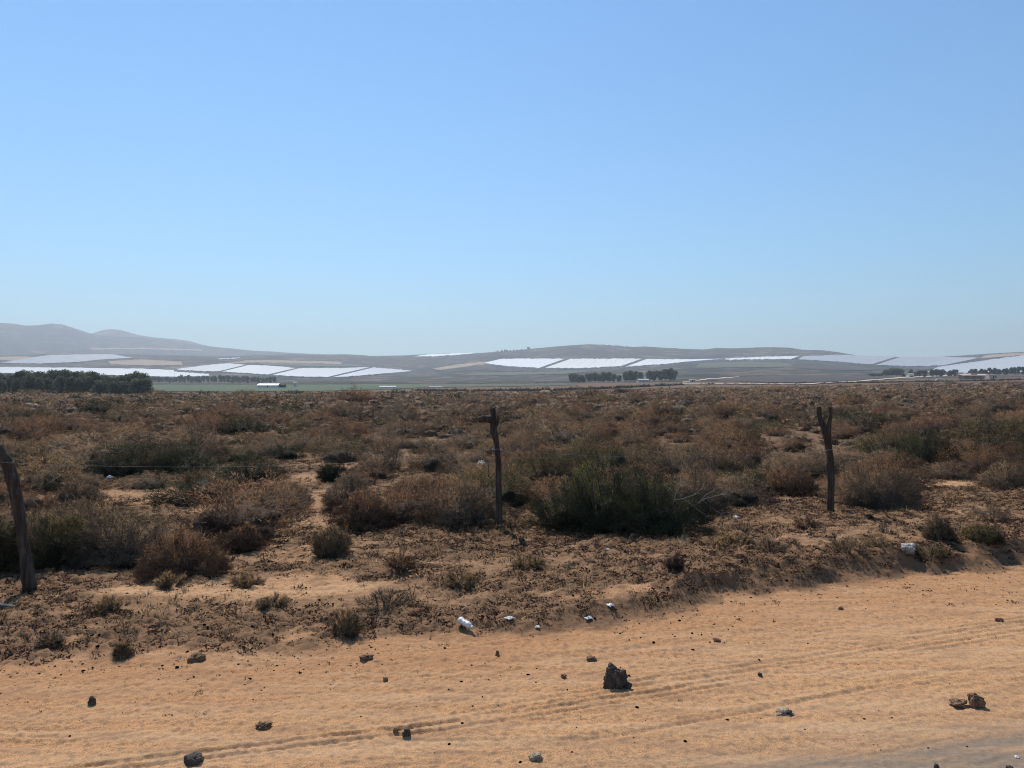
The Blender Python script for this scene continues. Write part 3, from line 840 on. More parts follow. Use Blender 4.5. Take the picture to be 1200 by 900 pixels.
def lying(pr, seed):
    V, T, tv = pr; g = np.random.default_rng(seed)
    n = g.normal(0, .45, (len(V), 3)); n[:, 2] += 1.0; n /= np.linalg.norm(n, axis=1)[:, None]
    return V, T, np.c_[tv, n]

def verge_litter():
    g = np.random.default_rng(55)
    x, y = rand_ground(400000, 3.6, 17, g)
    d = litter_density(x, y); e, b, bare = masks(x, y)
    w = d ** 1.5 * np.clip(1.15 - .03 * y, .3, 1)
    # crumbs that spill on to the sand
    spill = .15 * sstep(-1.4, .1, e) * (e < .3) * sstep(-.3, .4, fbm2(x * 1.1, y * 1.6, 3, 59))
    ok = g.uniform(0, 1, len(x)) < np.maximum(w * .55, spill * .7)
    x, y, d, e = x[ok], y[ok], d[ok], e[ok]
    s = np.exp(g.normal(0, .4, len(x))) * np.where(e < .1, .013, .026) * (1 + .03 * y)
    straw = g.uniform(0, 1, len(x)) < np.clip(.13 + .9 * fbm2(x * 2.3, y * 2.3, 3, 57) - .10 * sstep(1, 4, x), .04, .75)
    tints = np.where(straw[:, None], np.array([[.24, .155, .085]]), np.where(g.uniform(0, 1, (len(x), 1)) < .7, np.array([[.075, .042, .031]]), np.array([[.13, .080, .050]]))) * (1 + g.uniform(-.3, .3, (len(x), 1)))
    s = np.minimum(s * np.where(straw, 1.5, 1), .055)
    V, T, a, t = merge_instances([lying(litter_proto(i), i) for i in range(6)] + [lying(straw_proto(40 + i), i) for i in range(6)], g.integers(0, 6, len(x)) + 6 * straw, x, y, ground_z(x, y) - .006, g.uniform(0, 2 * PI, len(x)), s, s * g.uniform(.6, 1.2, len(x)), tints)
    o = mesh_np('plant_litter', V, T, M['bush'], attrs={'twig': a[:, 0], 'dome': a[:, 1:], 'tint': t})
    tag(o, 'dead purple brown plant litter crusting the verge', 'litter', None, 'stuff')
verge_litter()

def grass_proto(seed, n=22):
    g = np.random.default_rng(seed)
    a = g.uniform(0, 2 * PI, n); r = g.uniform(0, .35, n)
    p = np.stack([r * np.cos(a), r * np.sin(a), np.zeros(n)], 1)
    d = np.stack([np.cos(a) * .55, np.sin(a) * .55, np.ones(n)], 1) + g.normal(0, .35, (n, 3)); d /= np.linalg.norm(d, axis=1)[:, None]
    q = np.stack([-np.sin(a), np.cos(a), np.zeros(n)], 1); L = g.uniform(.5, 1.2, n)[:, None]
    V = np.stack([p - q * .03, p + q * .03, p + d * L], 1).reshape(-1, 3)
    return V, np.arange(n * 3).reshape(-1, 3), np.repeat(np.clip(g.normal(.5, .25, n), 0, 1), 3)

def verge_grass():
    g = np.random.default_rng(66)
    x, y = rand_ground(130000, 4.5, 24, g)
    e, b, bare = masks(x, y)
    n = fbm2(x * .9, y * .9, 3, 151)
    w = sstep(.1, .9, e) * (.10 + .35 * sstep(-.2, .5, n)) * (1 - .7 * bare)
    ok = g.uniform(0, 1, len(x)) < w * np.clip(1.1 - .02 * y, .5, 1)
    x, y = x[ok], y[ok]
    s = np.exp(g.normal(0, .40, len(x))) * .050
    base = np.array([[.25, .175, .10], [.14, .095, .06], [.19, .14, .09]])[g.integers(0, 3, len(x))]
    V, T, a, t = merge_instances([lying(grass_proto(i), i + 50) for i in range(6)], g.integers(0, 6, len(x)), x, y, ground_z(x, y) - .005, g.uniform(0, 2 * PI, len(x)), s, s * g.uniform(.6, 1.2, len(x)), base * (1 + g.uniform(-.2, .2, (len(x), 1))))
    o = mesh_np('dry_grass', V, T, M['bush'], attrs={'twig': a[:, 0], 'dome': a[:, 1:], 'tint': t})
    tag(o, 'short dry grass among the litter of the verge', 'grass', None, 'stuff')
verge_grass()

def loose_gravel():
    g = np.random.default_rng(77)
    pr = []
    for i in range(5):
        v, f = ico(1)
        v = v * (1 + .35 * vnoise3(v * 1.7 + i * 5, i))[:, None] * np.array([1, .8, .6])
        pr.append((v, f, np.full(len(v), .4)))
    x, y = rand_ground(146000, 2.9, 11, g)
    e, b, bare = masks(x, y)
    n = fbm2(x * .8, y * .8, 3, 161)
    w = np.where(e > .1, .30, .24 * sstep(-1.2, 0, e) + .012) * sstep(-.5, .4, n)
    ok = g.uniform(0, 1, len(x)) < w * .8
    x, y, e = x[ok], y[ok], e[ok]
    s = np.exp(g.normal(0, .55, len(x))) * .0052
    s = np.clip(s * .68, .0018, .012)
    base = np.array([[.20, .125, .072], [.30, .18, .10], [.15, .105, .078], [.50, .34, .21]])[g.choice(4, len(x), p=[.4, .35, .15, .1])]
    V, T, a, t = merge_instances(pr, g.integers(0, 5, len(x)), x, y, ground_z(x, y) + s * .02, g.uniform(0, 2 * PI, len(x)), s, s, base)
    o = mesh_np('gravel', V, T, M['bush'], attrs={'twig': a, 'tint': t})
    tag(o, 'small clods and gravel strewn over the sand', 'gravel', None, 'stuff')
loose_gravel()

# ------------------------------------------------------------------ stones, scraps, dead wood
def rock(px, py, wpx, hpx, mat, label, seed, name='rock', depth=.9, cat='rock', rough=.42, sub=4, facet=False, group=None):
    x, y, z = hit_near(px, py)
    k_ = .92 if wpx > 20 else .78
    R = wpx / F * y / 2 * k_; H = hpx / F * y * k_
    v, f = ico(sub)
    n = vnoise3(v * 1.4 + seed * 3.7, seed) * rough + vnoise3(v * 3.4 + seed, seed + 1) * rough * .55 + vnoise3(v * 9 + seed, seed + 2) * rough * .42
    v = v * (1 + n)[:, None]
    if facet: v = np.round(v * 3.2) / 3.2 * .55 + v * .45
    v[:, :2] /= np.abs(v[:, :2]).max(); v[:, 2] -= v[:, 2].min(); v[:, 2] /= v[:, 2].max(); v[:, 2] = np.where(v[:, 2] > .70, .70 + (v[:, 2] - .70) * .62, v[:, 2]); v[:, 2] /= v[:, 2].max()
    v = v * np.array([R, R * depth, H * 1.5]); v[:, 2] -= H * .5
    yc = y + R * depth * .6
    o = mesh_np(name, v, f, M[mat], smooth=not facet)
    o.location = (x * yc / y, yc, gz(x * yc / y, yc))
    return tag(o, label, cat, group)

rock(720, 806, 36, 30, 'rock_dark', 'black lumpy rock on the sandy road, largest stone there', 8, rough=.40, sub=5)
rock(736, 807, 14, 12, 'rock_dark', 'small black stone leaning against the largest black rock', 2)
rock(1141, 830, 24, 17, 'rock_brown', 'pointed dark clod on the road, near the grey road edge', 3, 'clod', cat='clod')
rock(1122, 830, 26, 8, 'rock_brown', 'crumbly flat clod joined to the pointed dark clod', 4, 'clod', cat='clod')
rock(918, 839, 26, 8, 'rock_pale', 'pale half buried stone in the middle of the road', 5)
rock(924, 838, 11, 7, 'rock_dark', 'little grey stone on top of the pale half buried stone', 15)
rock(228, 897, 27, 10, 'rock_dark', 'smooth dark grey stone at the bottom edge of the road', 6, rough=.25)
rock(477, 864, 13, 12, 'rock_dark', 'small black cube like stone beside the tyre tracks', 7, facet=True)
rock(464, 859, 10, 6, 'rock_brown', 'tiny brown clod next to the small black stone', 8, 'clod', cat='clod')
rock(109, 827, 13, 12, 'rock_dark', 'grey green upright stone alone on the open sand', 9, rough=.3)
rock(452, 799, 9, 6, 'rock_brown', 'brown pebble sized clod between the tracks and the verge', 10, 'clod', cat='clod')
rock(583, 769, 9, 8, 'rock_brown', 'reddish clod on sand below the white container', 11, 'clod', cat='clod')
rock(840, 753, 14, 5, 'rock_brown', 'flat dark clod on the smooth sand', 12, 'clod', cat='clod')
rock(890, 793, 8, 5, 'rock_dark', 'little grey stone above the pale half buried stone', 13)
rock(310, 856, 26, 7, 'rock_brown', 'broken brown clod beside the tyre tracks', 14, 'clod', cat='clod', rough=.6)
rock(693, 775, 17, 6, 'rock_brown', 'low brown clod just above the largest black rock', 16, 'clod', cat='clod', rough=.6)
rock(628, 893, 22, 8, 'rock_pale', 'pale sandy clod at the bottom edge of the road', 17, 'clod', cat='clod')
rock(1170, 728, 20, 7, 'rock_brown', 'brown clod where the road meets the verge, toward its far end', 18, 'clod', cat='clod', rough=.6)
rock(694, 660, 11, 6, 'rock_brown', 'brown stone showing in the litter below the tallest shrub', 19)
rock(432, 775, 24, 7, 'rock_brown', 'dark crumbly clod at the lower rim of the verge', 20, 'clod', cat='clod', rough=.6)
rock(230, 776, 26, 9, 'rock_brown', 'dark hollow looking clod on the verge sand', 21, 'clod', cat='clod', rough=.6)
rock(1182, 904, 12, 8, 'rock_dark', 'dark stone on the grey edge of the road', 22)
rock(1064, 655, 24, 10, 'white_stone', 'white limewashed rock on the raised verge', 23, 'rock', rough=.38, cat='rock')
rock(1096, 906, 9, 10, 'rock_dark', 'black pebble at the foot of the picture, on the grey road edge', 24)
rock(660, 795, 12, 5, 'rock_brown', 'thin brown clod beside the largest black rock', 25, 'clod', cat='clod', rough=.6)
rock(985, 716, 10, 5, 'rock_brown', 'brown clod on the sand below the forked post', 26, 'clod', cat='clod')

def scrap(px, py, wpx, hpx, label, seed, mat='bag', lift=0.0, name='plastic_bag', cat='plastic bag', group=None):
    """crumpled sheet with folds, lying on the ground"""
    x, y, z = hit_near(px, py)
    if lift: y -= .0
    w = wpx / F * y * .8; h = hpx / F * y * .75
    n = 22
    u, v = np.meshgrid(np.linspace(-1, 1, n), np.linspace(-1, 1, n))
    e = 1 + .25 * vnoise2(u * 2 + seed, v * 2, seed)
    X = u * w / 2 * e; Y = v * w * .38 * e
    Z = h * (.55 * (1 - np.maximum(np.abs(u), np.abs(v)) ** 2) + .45 * np.abs(vnoise2(u * 2.2 + seed * 3, v * 2.2, seed + 1)) + .2 * np.abs(vnoise2(u * 5, v * 5, seed + 2)))
    top = np.stack([X, Y, Z], -1).reshape(-1, 3); bot = top.copy(); bot[:, 2] -= .004
    i = np.arange(n - 1)[:, None] * n + np.arange(n - 1)[None]
    q = np.stack([i, i + 1, i + n + 1, i + n], -1).reshape(-1, 4)
    rim = [*range(n)] + [r * n + n - 1 for r in range(1, n)] + [(n - 1) * n + c for c in range(n - 2, -1, -1)] + [r * n for r in range(n - 2, 0, -1)]
    rim = np.array(rim); rn = np.roll(rim, -1); m = n * n
    side = np.stack([rn, rim, rim + m, rn + m], -1)
    o = mesh_np(name, np.concatenate([top, bot]), np.concatenate([q, q[:, ::-1] + m, side]), M[mat])
    o.location = (x, y, gz(x, y) + .002 + lift); o.rotation_euler = (0, 0, seed * 1.3)
    return tag(o, label, cat, group)

scrap(565, 549, 13, 9, 'white crumpled plastic bag in the scrub by the middle post', 31, lift=.05)
scrap(129, 561, 8, 5, 'white plastic scrap lying before the long blackish bush', 32)
scrap(715, 711, 11, 4, 'white paper scrap at the lower rim of the verge', 33, name='paper_scrap', cat='paper scrap')
scrap(690, 727, 10, 5, 'grey white crumpled wrapper on the sand below the verge', 34, name='wrapper', cat='wrapper', mat='paper')
scrap(630, 737, 8, 3, 'flat whitish paper scrap on the sand, near the white container', 35, 'paper', name='paper_scrap', cat='paper scrap')
scrap(712, 645, 7, 3, 'small white scrap below the tallest olive shrub', 36, 'paper', name='paper_scrap', cat='paper scrap')
scrap(1190, 887, 7, 3, 'tiny white scrap on the grey road edge', 37, 'paper', name='paper_scrap', cat='paper scrap')
scrap(862, 607, 10, 4, 'pale scrap at the end of the big shrub clump', 38, 'paper', name='paper_scrap', cat='paper scrap')
scrap(597, 727, 12, 4, 'cream coloured flat scrap beside the white container', 39, 'paper', name='paper_scrap', cat='paper scrap')
scrap(415, 466, 6, 3, 'white speck of plastic far out on the scrub plain', 41, lift=.55)
scrap(892, 566, 7, 4, 'pale plastic scrap beside the dark shaded bush', 42, 'paper', name='paper_scrap', cat='paper scrap')

def container():
    x, y, z = hit_near(545, 739)
    s = y / F
    root = empty('plastic_container', (x, y, gz(x, y) + .025), -.75)
    L = 21 * s
    pts = np.stack([np.linspace(-L / 2, L / 2, 12), np.zeros(12), np.linspace(.022, 0, 12)], 1)
    rad = np.array([.5, .95, 1, .9, .72, .85, 1, .8, .9, .85, .7, .45]) * 8 * s / 2 * 1.2
    v, f = tube(pts, rad, 14, 4, .30, True, 4)
    py_mesh('body', v, f, M['bag'], root, True)
    v, f = tube([(L / 2 + .001, 0, -.002), (L / 2 + .016, 0, -.003)], [.011, .011], 12)
    py_mesh('cap', v, f, M['paper'], root)
    tag(root, 'dented white plastic container lying on the verge rim', 'container')
container()

def branchy(name, base, dirs, label, mat, seed, r0, cat='branch', depth=3):
    g = np.random.default_rng(seed); parts = []
    def grow(p, d, L, r, k):
        n = 6; pts = [p]
        for _ in range(n):
            d = d + g.normal(0, .16, 3); d /= np.linalg.norm(d); pts.append(pts[-1] + d * L / n)
        parts.append(tube(pts, np.linspace(r, r * .45, n + 1), 6, seed, .12))
        if k:
            for j in range(int(g.integers(2, 4))):
                q = pts[int(g.integers(2, n + 1))]
                e = d + g.normal(0, .65, 3); e /= np.linalg.norm(e)
                grow(q, e, L * g.uniform(.5, .75), r * .55, k - 1)
    for d, L in dirs:
        grow(np.zeros(3), np.array(d, float) / np.linalg.norm(d), L, r0, depth - 1)
    v, f = join(parts)
    o = py_mesh(name, v, f, M[mat]); o.location = base
    return tag(o, label, cat)
x, y, z = hit_near(790, 622)
branchy('dead_branch', (x, y - .02, z + .12), [((-.4, -.2, .8), .42), ((.35, -.3, .7), .36), ((.0, -.5, .5), .30)], 'bleached dead branch leaning out of the dark olive brown shrub', 'deadwood', 3, .006, depth=4)
x, y, z = hit_near(830, 590)
branchy('dead_branch', (x, y, z + .10), [((-.1, -.2, .9), .32)], 'thin bleached twig standing beside the brown shrub of the big clump', 'deadwood', 5, .0045)
x, y, z = hit_near(22, 712)
branchy('dead_branch', (x - .02, y, z + .01), [((-.75, .2, .42), .28), ((-.9, -.1, .15), .2)], 'pale broken stick on the ground by the leaning post', 'deadwood', 8, .007, depth=2)
x, y, z = hit_near(562, 618)
branchy('dead_branch', (x, y, z + .02), [((-.5, -.3, .8), .26), ((.3, -.2, .8), .2)], 'grey forked twig at the foot of the middle post', 'deadwood', 12, .0035)
x, y, z = hit_near(462, 552)
branchy('dead_branch', (x, y, z + .1), [((.6, 0, .9), .55), ((.3, .2, 1), .5), ((-.1, 0, 1), .5)], 'dark bare branch fanning above the grey bush by the path', 'trunk', 15, .008)

# ------------------------------------------------------------------ fence: three rough posts and sagging wires
def post(base_px, path, label, seed, forks=()):
    x, y, z = hit_near(*base_px)
    s = y / F
    root = empty('fence_post', (x, y, z))
    def mk(path, sd):
        pts = [((px - base_px[0]) * s, dy, (base_px[1] - py) * s) for (px, py, w, dy) in path]
        rad = [w * s / 2 * (.98 if base_px[0] < 100 else .80) for (px, py, w, dy) in path]
        n = 40
        P_ = spline(pts, n); R_ = np.interp(np.linspace(0, len(rad) - 1, n), range(len(rad)), rad)
        return tube(P_, R_, 16, sd, .20, True, 5)
    parts = [mk(p, seed + i) for i, p in enumerate([path, *forks])]
    v, f = join(parts)
    py_mesh('timber', v, f, M['post'], root, True)
    return root, (x, y, z), s

left, Lp, ls = post((36, 692), [(42, 712, 15, 0), (36, 690, 14, 0), (30, 650, 13.5, 0), (22, 600, 12.5, 0), (16, 569, 13.3, 0), (10, 551, 13.6, 0), (4, 538, 13, 0), (-2, 526, 12, 0)], '', 71)
mid, Mp, ms_ = post((585, 621), [(585, 640, 11, 0), (585, 621, 10, 0), (585, 590, 9.5, 0), (584.5, 560, 9, 0), (583, 530, 8.5, 0), (580, 510, 9.5, 0), (578.5, 500, 9.5, 0), (578.5, 488, 8, 0), (577.5, 479, 7.5, 0)], '', 81,
    forks=[[(581, 514, 6, -.02), (577, 508, 6, -.03), (575, 504, 4.5, -.03)], [(580, 495, 9, -.01), (574, 492, 11, -.03), (567, 491.5, 11, -.04), (561, 493, 8, -.05)], [(580, 505, 4, -.02), (583.5, 494, 4, -.02), (584, 488, 2.5, -.02)]])
right, Rp, rs = post((973, 600), [(973, 618, 11, 0), (973, 600, 10, 0), (973.5, 570, 9.5, 0), (973, 540, 10, 0), (971, 524, 10.5, 0), (967.5, 510, 8.5, 0), (963, 496, 7.5, 0), (960, 484, 7.5, 0), (959.5, 476.5, 6.8, 0)], '', 91,
    forks=[[(971.5, 524, 8, .0), (969.8, 508, 7, -.02), (970.5, 494, 6, -.03), (972.3, 484, 5.2, -.03), (972, 477, 5, -.03)]])
tag(left, 'thick leaning wooden fence post, its top just cut by the edge of the view', 'fence post')
tag(mid, 'straight weathered fence post with a knotty top and a short side stub', 'fence post')
tag(right, 'forked branch used as a fence post', 'fence post')

def on_post(p, s, base, px, py, dy=-.05):
    return np.array([p[0] + (px - base[0]) * s, p[1] + dy, p[2] + (base[1] - py) * s])
ties = {}
for root, p, s, base, spots in ((left, Lp, ls, (36, 692), [(8, 545)]), (mid, Mp, ms_, (585, 621), [(582, 527)]), (right, Rp, rs, (973, 600), [(971, 527)])):
    for k, (px, py) in enumerate(spots):
        c = on_post(p, s, base, px, py, 0)
        r = {0: 7.6, 1: 5.3, 2: 5.8}[[left, mid, right].index(root)] * s
        t = np.linspace(0, 2 * PI, 18)
        pts = np.stack([np.cos(t) * r, np.sin(t) * r, .006 * np.sin(3 * t)], 1) + (c - np.array(p))
        v, f = tube(pts, np.full(18, .0022), 5, cap=False)
        py_mesh('wire_tie', v, f, M['wire'], root)
        ties[(root.name, k)] = c + np.array([0, -r, 0])
def wire(a, b, sag, label):
    t = np.linspace(0, 1, 40)[:, None]
    pts = a * (1 - t) + b * t; pts[:, 2] -= 4 * sag * (t * (1 - t))[:, 0]
    v, f = tube(pts, np.full(40, .0010), 5)
    o = py_mesh('fence_wire', v, f, M['wire'], None, True)
    return tag(o, label, 'fence wire')
wire(ties[(left.name, 0)], ties[(mid.name, 0)], .10, 'thin wire strung from the leaning post to the middle post')
wire(ties[(mid.name, 0)], ties[(right.name, 0)], .09, 'thin wire strung from the middle post to the forked post')

# ------------------------------------------------------------------ the valley: fields, tracks
def strip_grid(top, bot, nu, nv):
    top = np.array(top, float); bot = np.array(bot, float)
    def at(p):
        d = np.r_[0, np.cumsum(np.hypot(*np.diff(p, axis=0).T))]; t = np.linspace(0, d[-1], nu)
        return np.stack([np.interp(t, d, p[:, 0]), np.interp(t, d, p[:, 1])], 1)
    a, b = at(top), at(bot)
    v = np.linspace(0, 1, nv)[:, None, None]
    g = a[None] * (1 - v) + b[None] * v
    g[0, :, 1] += .38 * vnoise2(g[0, :, 0] * .45, g[0, :, 1], 201); g[-1, :, 1] += .45 * vnoise2(g[-1, :, 0] * .4, g[-1, :, 1], 203)
    x, y = hit_far(g[..., 0].ravel(), g[..., 1].ravel())
    return x.reshape(nv, nu), y.reshape(nv, nu)

def field(top, bot, mat, label=None, name='shade_net_field', height=3.0, nu=44, nv=12, cat='covered field', group=None):
    """a crop field under sheeting: a cover held above the slope and its side netting"""
    x, y = strip_grid(top, bot, nu, nv)
    z = far_z(x, y)
    tops = np.stack([x, y, z + height], -1).reshape(-1, 3)
    i = np.arange(nv - 1)[:, None] * nu + np.arange(nu - 1)[None]
    q = np.stack([i + nu, i + nu + 1, i + 1, i], -1).reshape(-1, 4)
    c = tops.mean(0); base = np.array([c[0], c[1], far_z(c[:1], c[1:2])[0]])
    root = empty(name, base)
    mesh_np('cover', tops - base, q, mat, root, True)
    rim = np.array([*range(nu)] + [r * nu + nu - 1 for r in range(1, nv)] + [(nv - 1) * nu + k for k in range(nu - 2, -1, -1)] + [r * nu for r in range(nv - 2, 0, -1)])
    lo = tops[rim].copy(); lo[:, 2] -= height + 4
    hi = tops[rim].copy(); hi[:, 2] -= .05
    n = len(rim); k = np.arange(n); kn = (k + 1) % n
    mesh_np('side_net', np.concatenate([hi, lo]) - base, np.stack([k, kn, kn + n, k + n], -1), mat, root)
    return tag(root, label, cat, group)

def ground_patch(top, bot, mat, name, lift=1.0, nu=60, nv=8):
    x, y = strip_grid(top, bot, nu, nv)
    V = np.stack([x, y, far_z(x, y) + lift], -1).reshape(-1, 3)
    i = np.arange(nv - 1)[:, None] * nu + np.arange(nu - 1)[None]
    q = np.stack([i + nu, i + nu + 1, i + 1, i], -1).reshape(-1, 4)
    return structure(mesh_np(name, V, q, mat, None, True))

PD = mat_plastic('grey_crop_sheeting', (.10, .10, .105), .04, .6)
PW = mat_plastic('white_crop_sheeting', (.92, .885, .81), .05, .3)
PB = mat_plastic('translucent_crop_sheeting', (.50, .49, .46), .05, .9)
PG = mat_plastic('dusty_crop_sheeting', (.40, .385, .36), .04, .6)
PY = mat_plastic('cream_crop_sheeting', (.92, .87, .74), .045, .2)
field([(-60, 431), (0, 431), (90, 432), (170, 433), (204, 434.6)], [(-60, 438), (0, 438), (100, 440), (170, 442), (204, 443)], PB, 'long whitish covered field seen above the dark windbreak trees')
field([(204.2, 436.5), (245, 439.5)], [(204.2, 443), (245, 441.5)], PB, 'small pale covered field at the end of the dark windbreak')
field([(206, 433.4), (235, 429.5), (265, 426.6), (288, 428.2)], [(210, 434.4), (232, 435.5), (248, 436.2), (256, 436.3)], PG, 'dome shaped whitish covered field on the slope above the dark windbreak')
field([(292, 428.4), (325, 430), (347, 432.2)], [(260, 436.5), (290, 438.4), (314, 440)], PB, 'grey white covered field next to the dome shaped one')
field([(351, 432.4), (400, 432), (433, 431)], [(319, 440.6), (350, 442.6), (384, 443)], PB, 'pale covered field above the white roofed shed')
field([(438, 431.4), (460, 433), (484, 435.6)], [(391, 443), (402, 442.8), (440, 439.5)], PB, 'pale wedge of covered field pointing to the brown hillside')
field([(32, 420.5), (60, 416.5), (130, 415.6), (155, 420)], [(0, 426), (50, 427), (95, 424.5), (120, 422)], PD, 'faint hazy covered field under the blue mountain')
field([(255, 421.2), (282, 419.4)], [(258, 421.8), (281, 420.4)], PD, 'thin far sliver of covered field below the mountain slope')
field([(587, 421.2), (620, 421), (662, 421)], [(568, 426), (598, 430.2), (632, 431.8)], PW, 'brilliant white covered field, first of the row of glaring ones')
field([(669, 421), (710, 421), (752, 421)], [(639, 431.8), (680, 432.2), (727, 430)], PY, 'creamy white covered field between the glaring white ones')
field([(758, 421.4), (800, 421.8), (846, 421.2)], [(734, 430.4), (775, 427.6), (800, 425)], PW, 'white covered field tapering toward the grey green hill')
field([(850, 420.8), (890, 419), (938, 417.4)], [(851, 422.4), (890, 421.8), (927, 421.4)], PW, 'narrow white covered field along the top of the grey green hill')
field([(942, 418), (985, 416.4), (1050, 418.6)], [(935, 421.8), (975, 424.2), (1021, 428)], PG, 'broad greyish covered field right of the narrow white one')
field([(1056, 418.8), (1105, 419), (1148, 420)], [(1027, 428.4), (1065, 430), (1106, 429)], PG, 'dusty grey covered field on the pale far slope')
field([(1100, 430.8), (1150, 423.8), (1200, 417), (1260, 410)], [(1086, 437.6), (1140, 438.4), (1195, 437.6), (1260, 436)], PB, 'big bluish white covered field behind the row of round trees')
field([(704, 403.9), (722, 404.8), (740, 406.4)], [(706, 404.6), (722, 405.6), (738, 407.2)], PW, 'white sliver of covered field on the crest of the dark ridge', height=4)
field([(497, 416.4), (530, 415), (562, 414)], [(484, 418.6), (510, 418.2), (545, 416)], PW, 'white sliver of covered field on the low crest left of the dark ridge', height=4)

ground_patch([(172, 451), (300, 451.2), (420, 450.8), (505, 450.4)], [(172, 459), (300, 459.3), (420, 458), (505, 454)], M['crop'], 'green_field', .35)
ground_patch([(500, 450.6), (580, 450.2), (660, 449.6)], [(505, 454.5), (590, 453), (680, 451.6)], M['crop2'], 'fallow_field', .4)
ground_patch([(507, 432), (540, 427), (565, 424.4), (602, 423.6)], [(514, 434), (540, 431), (560, 428), (590, 425)], M['tan'], 'bare_field', 1.5)
ground_patch([(258, 427), (290, 422.5), (330, 422.5), (400, 424)], [(270, 426.8), (300, 425), (350, 425.8), (400, 426.8)], M['tan'], 'sloping_field', 1.5)
ground_patch([(1155, 416.5), (1180, 414.5), (1230, 413.5)], [(1148, 420.5), (1180, 418), (1230, 414.5)], M['tan'], 'far_field', 1.5)
ground_patch([(800, 447.6), (830, 444), (866, 441.6)], [(800, 448.6), (830, 445), (866, 442.3)], M['trackdust'], 'farm_track', .6, 40, 3)
ground_patch([(800, 449.4), (880, 450), (935, 450.4), (1000, 447.2), (1060, 442.2), (1130, 439)], [(800, 450.2), (880, 450.8), (935, 451.4), (1000, 448.2), (1060, 443.2), (1130, 440)], M['trackdust'], 'valley_track', .6, 80, 3)
ground_patch([(860, 441.8), (930, 440), (1010, 441), (1050, 441.6)], [(830, 446), (900, 448.4), (950, 448.6), (1000, 446.2)], M['soil'], 'ploughed_field', .4)

ground_patch([(105, 408.3), (165, 407.6), (238, 409.8)], [(108, 409.8), (168, 409.2), (236, 411.2)], M['tan'], 'hillside_field', 1.5)
ground_patch([(126, 423.4), (166, 421.6), (212, 424)], [(130, 427.4), (170, 428.6), (214, 428.2)], M['tan'], 'hillside_field', 1.5)
ground_patch([(0, 418.6), (28, 417.8), (58, 420)], [(0, 422.4), (28, 422.8), (54, 421.4)], M['tan'], 'hillside_field', 1.5)
ground_patch([(330, 417.6), (390, 417.2), (450, 418.2)], [(335, 419.2), (390, 419.4), (446, 419.8)], M['soil'], 'hillside_field', 1.5)
ground_patch([(300, 425.4), (360, 425.9), (420, 427.2)], [(310, 428), (365, 429.6), (424, 429.8)], M['crop2'], 'hillside_field', 1.5)
ground_patch([(820, 426), (880, 424), (925, 426)], [(815, 431.5), (880, 431), (930, 430.4)], M['crop2'], 'hillside_field', 1.2)
ground_patch([(930, 428), (990, 430), (1040, 432)], [(935, 432), (990, 434.4), (1015, 434.4)], M['soil'], 'hillside_field', 1.2)
ground_patch([(560, 437), (640, 436), (700, 435)], [(540, 440.5), (620, 439.6), (660, 438.6)], M['crop2'], 'hillside_field', 1.2)

def open_line(pts, mat, name, w, lift=.25):
    """a track across level ground, given by its points on the plain"""
    pts = np.array(pts, float); P_ = spline(np.c_[pts, np.zeros(len(pts))], 60)[:, :2]
    t = np.gradient(P_, axis=0); t /= np.linalg.norm(t, axis=1)[:, None]; nrm = np.stack([-t[:, 1], t[:, 0]], 1)
    V = []
    for k in (-1, 0, 1):
        q = P_ + nrm * w * k / 2
        V.append(np.c_[q, far_z(q[:, 0], q[:, 1]) + lift])
    V = np.concatenate(V); n = 60; i = np.arange(n - 1)
    Q = np.concatenate([np.stack([i, i + 1, i + 1 + n, i + n], -1), np.stack([i + n, i + 1 + n, i + 1 + 2 * n, i + 2 * n], -1)])
    return structure(mesh_np(name, V, Q, mat, None, True))
def at_depth(px, Y): return ((px - 600) / F * Y, Y)
open_line([at_depth(520, 395), at_depth(580, 370), at_depth(640, 368), at_depth(705, 385)], M['trackdust'], 'sandy_track', 26)
open_line([at_depth(-60, 292), at_depth(0, 294), at_depth(40, 296), at_depth(80, 300)], M['paper'], 'sandy_lane', 5, .5)

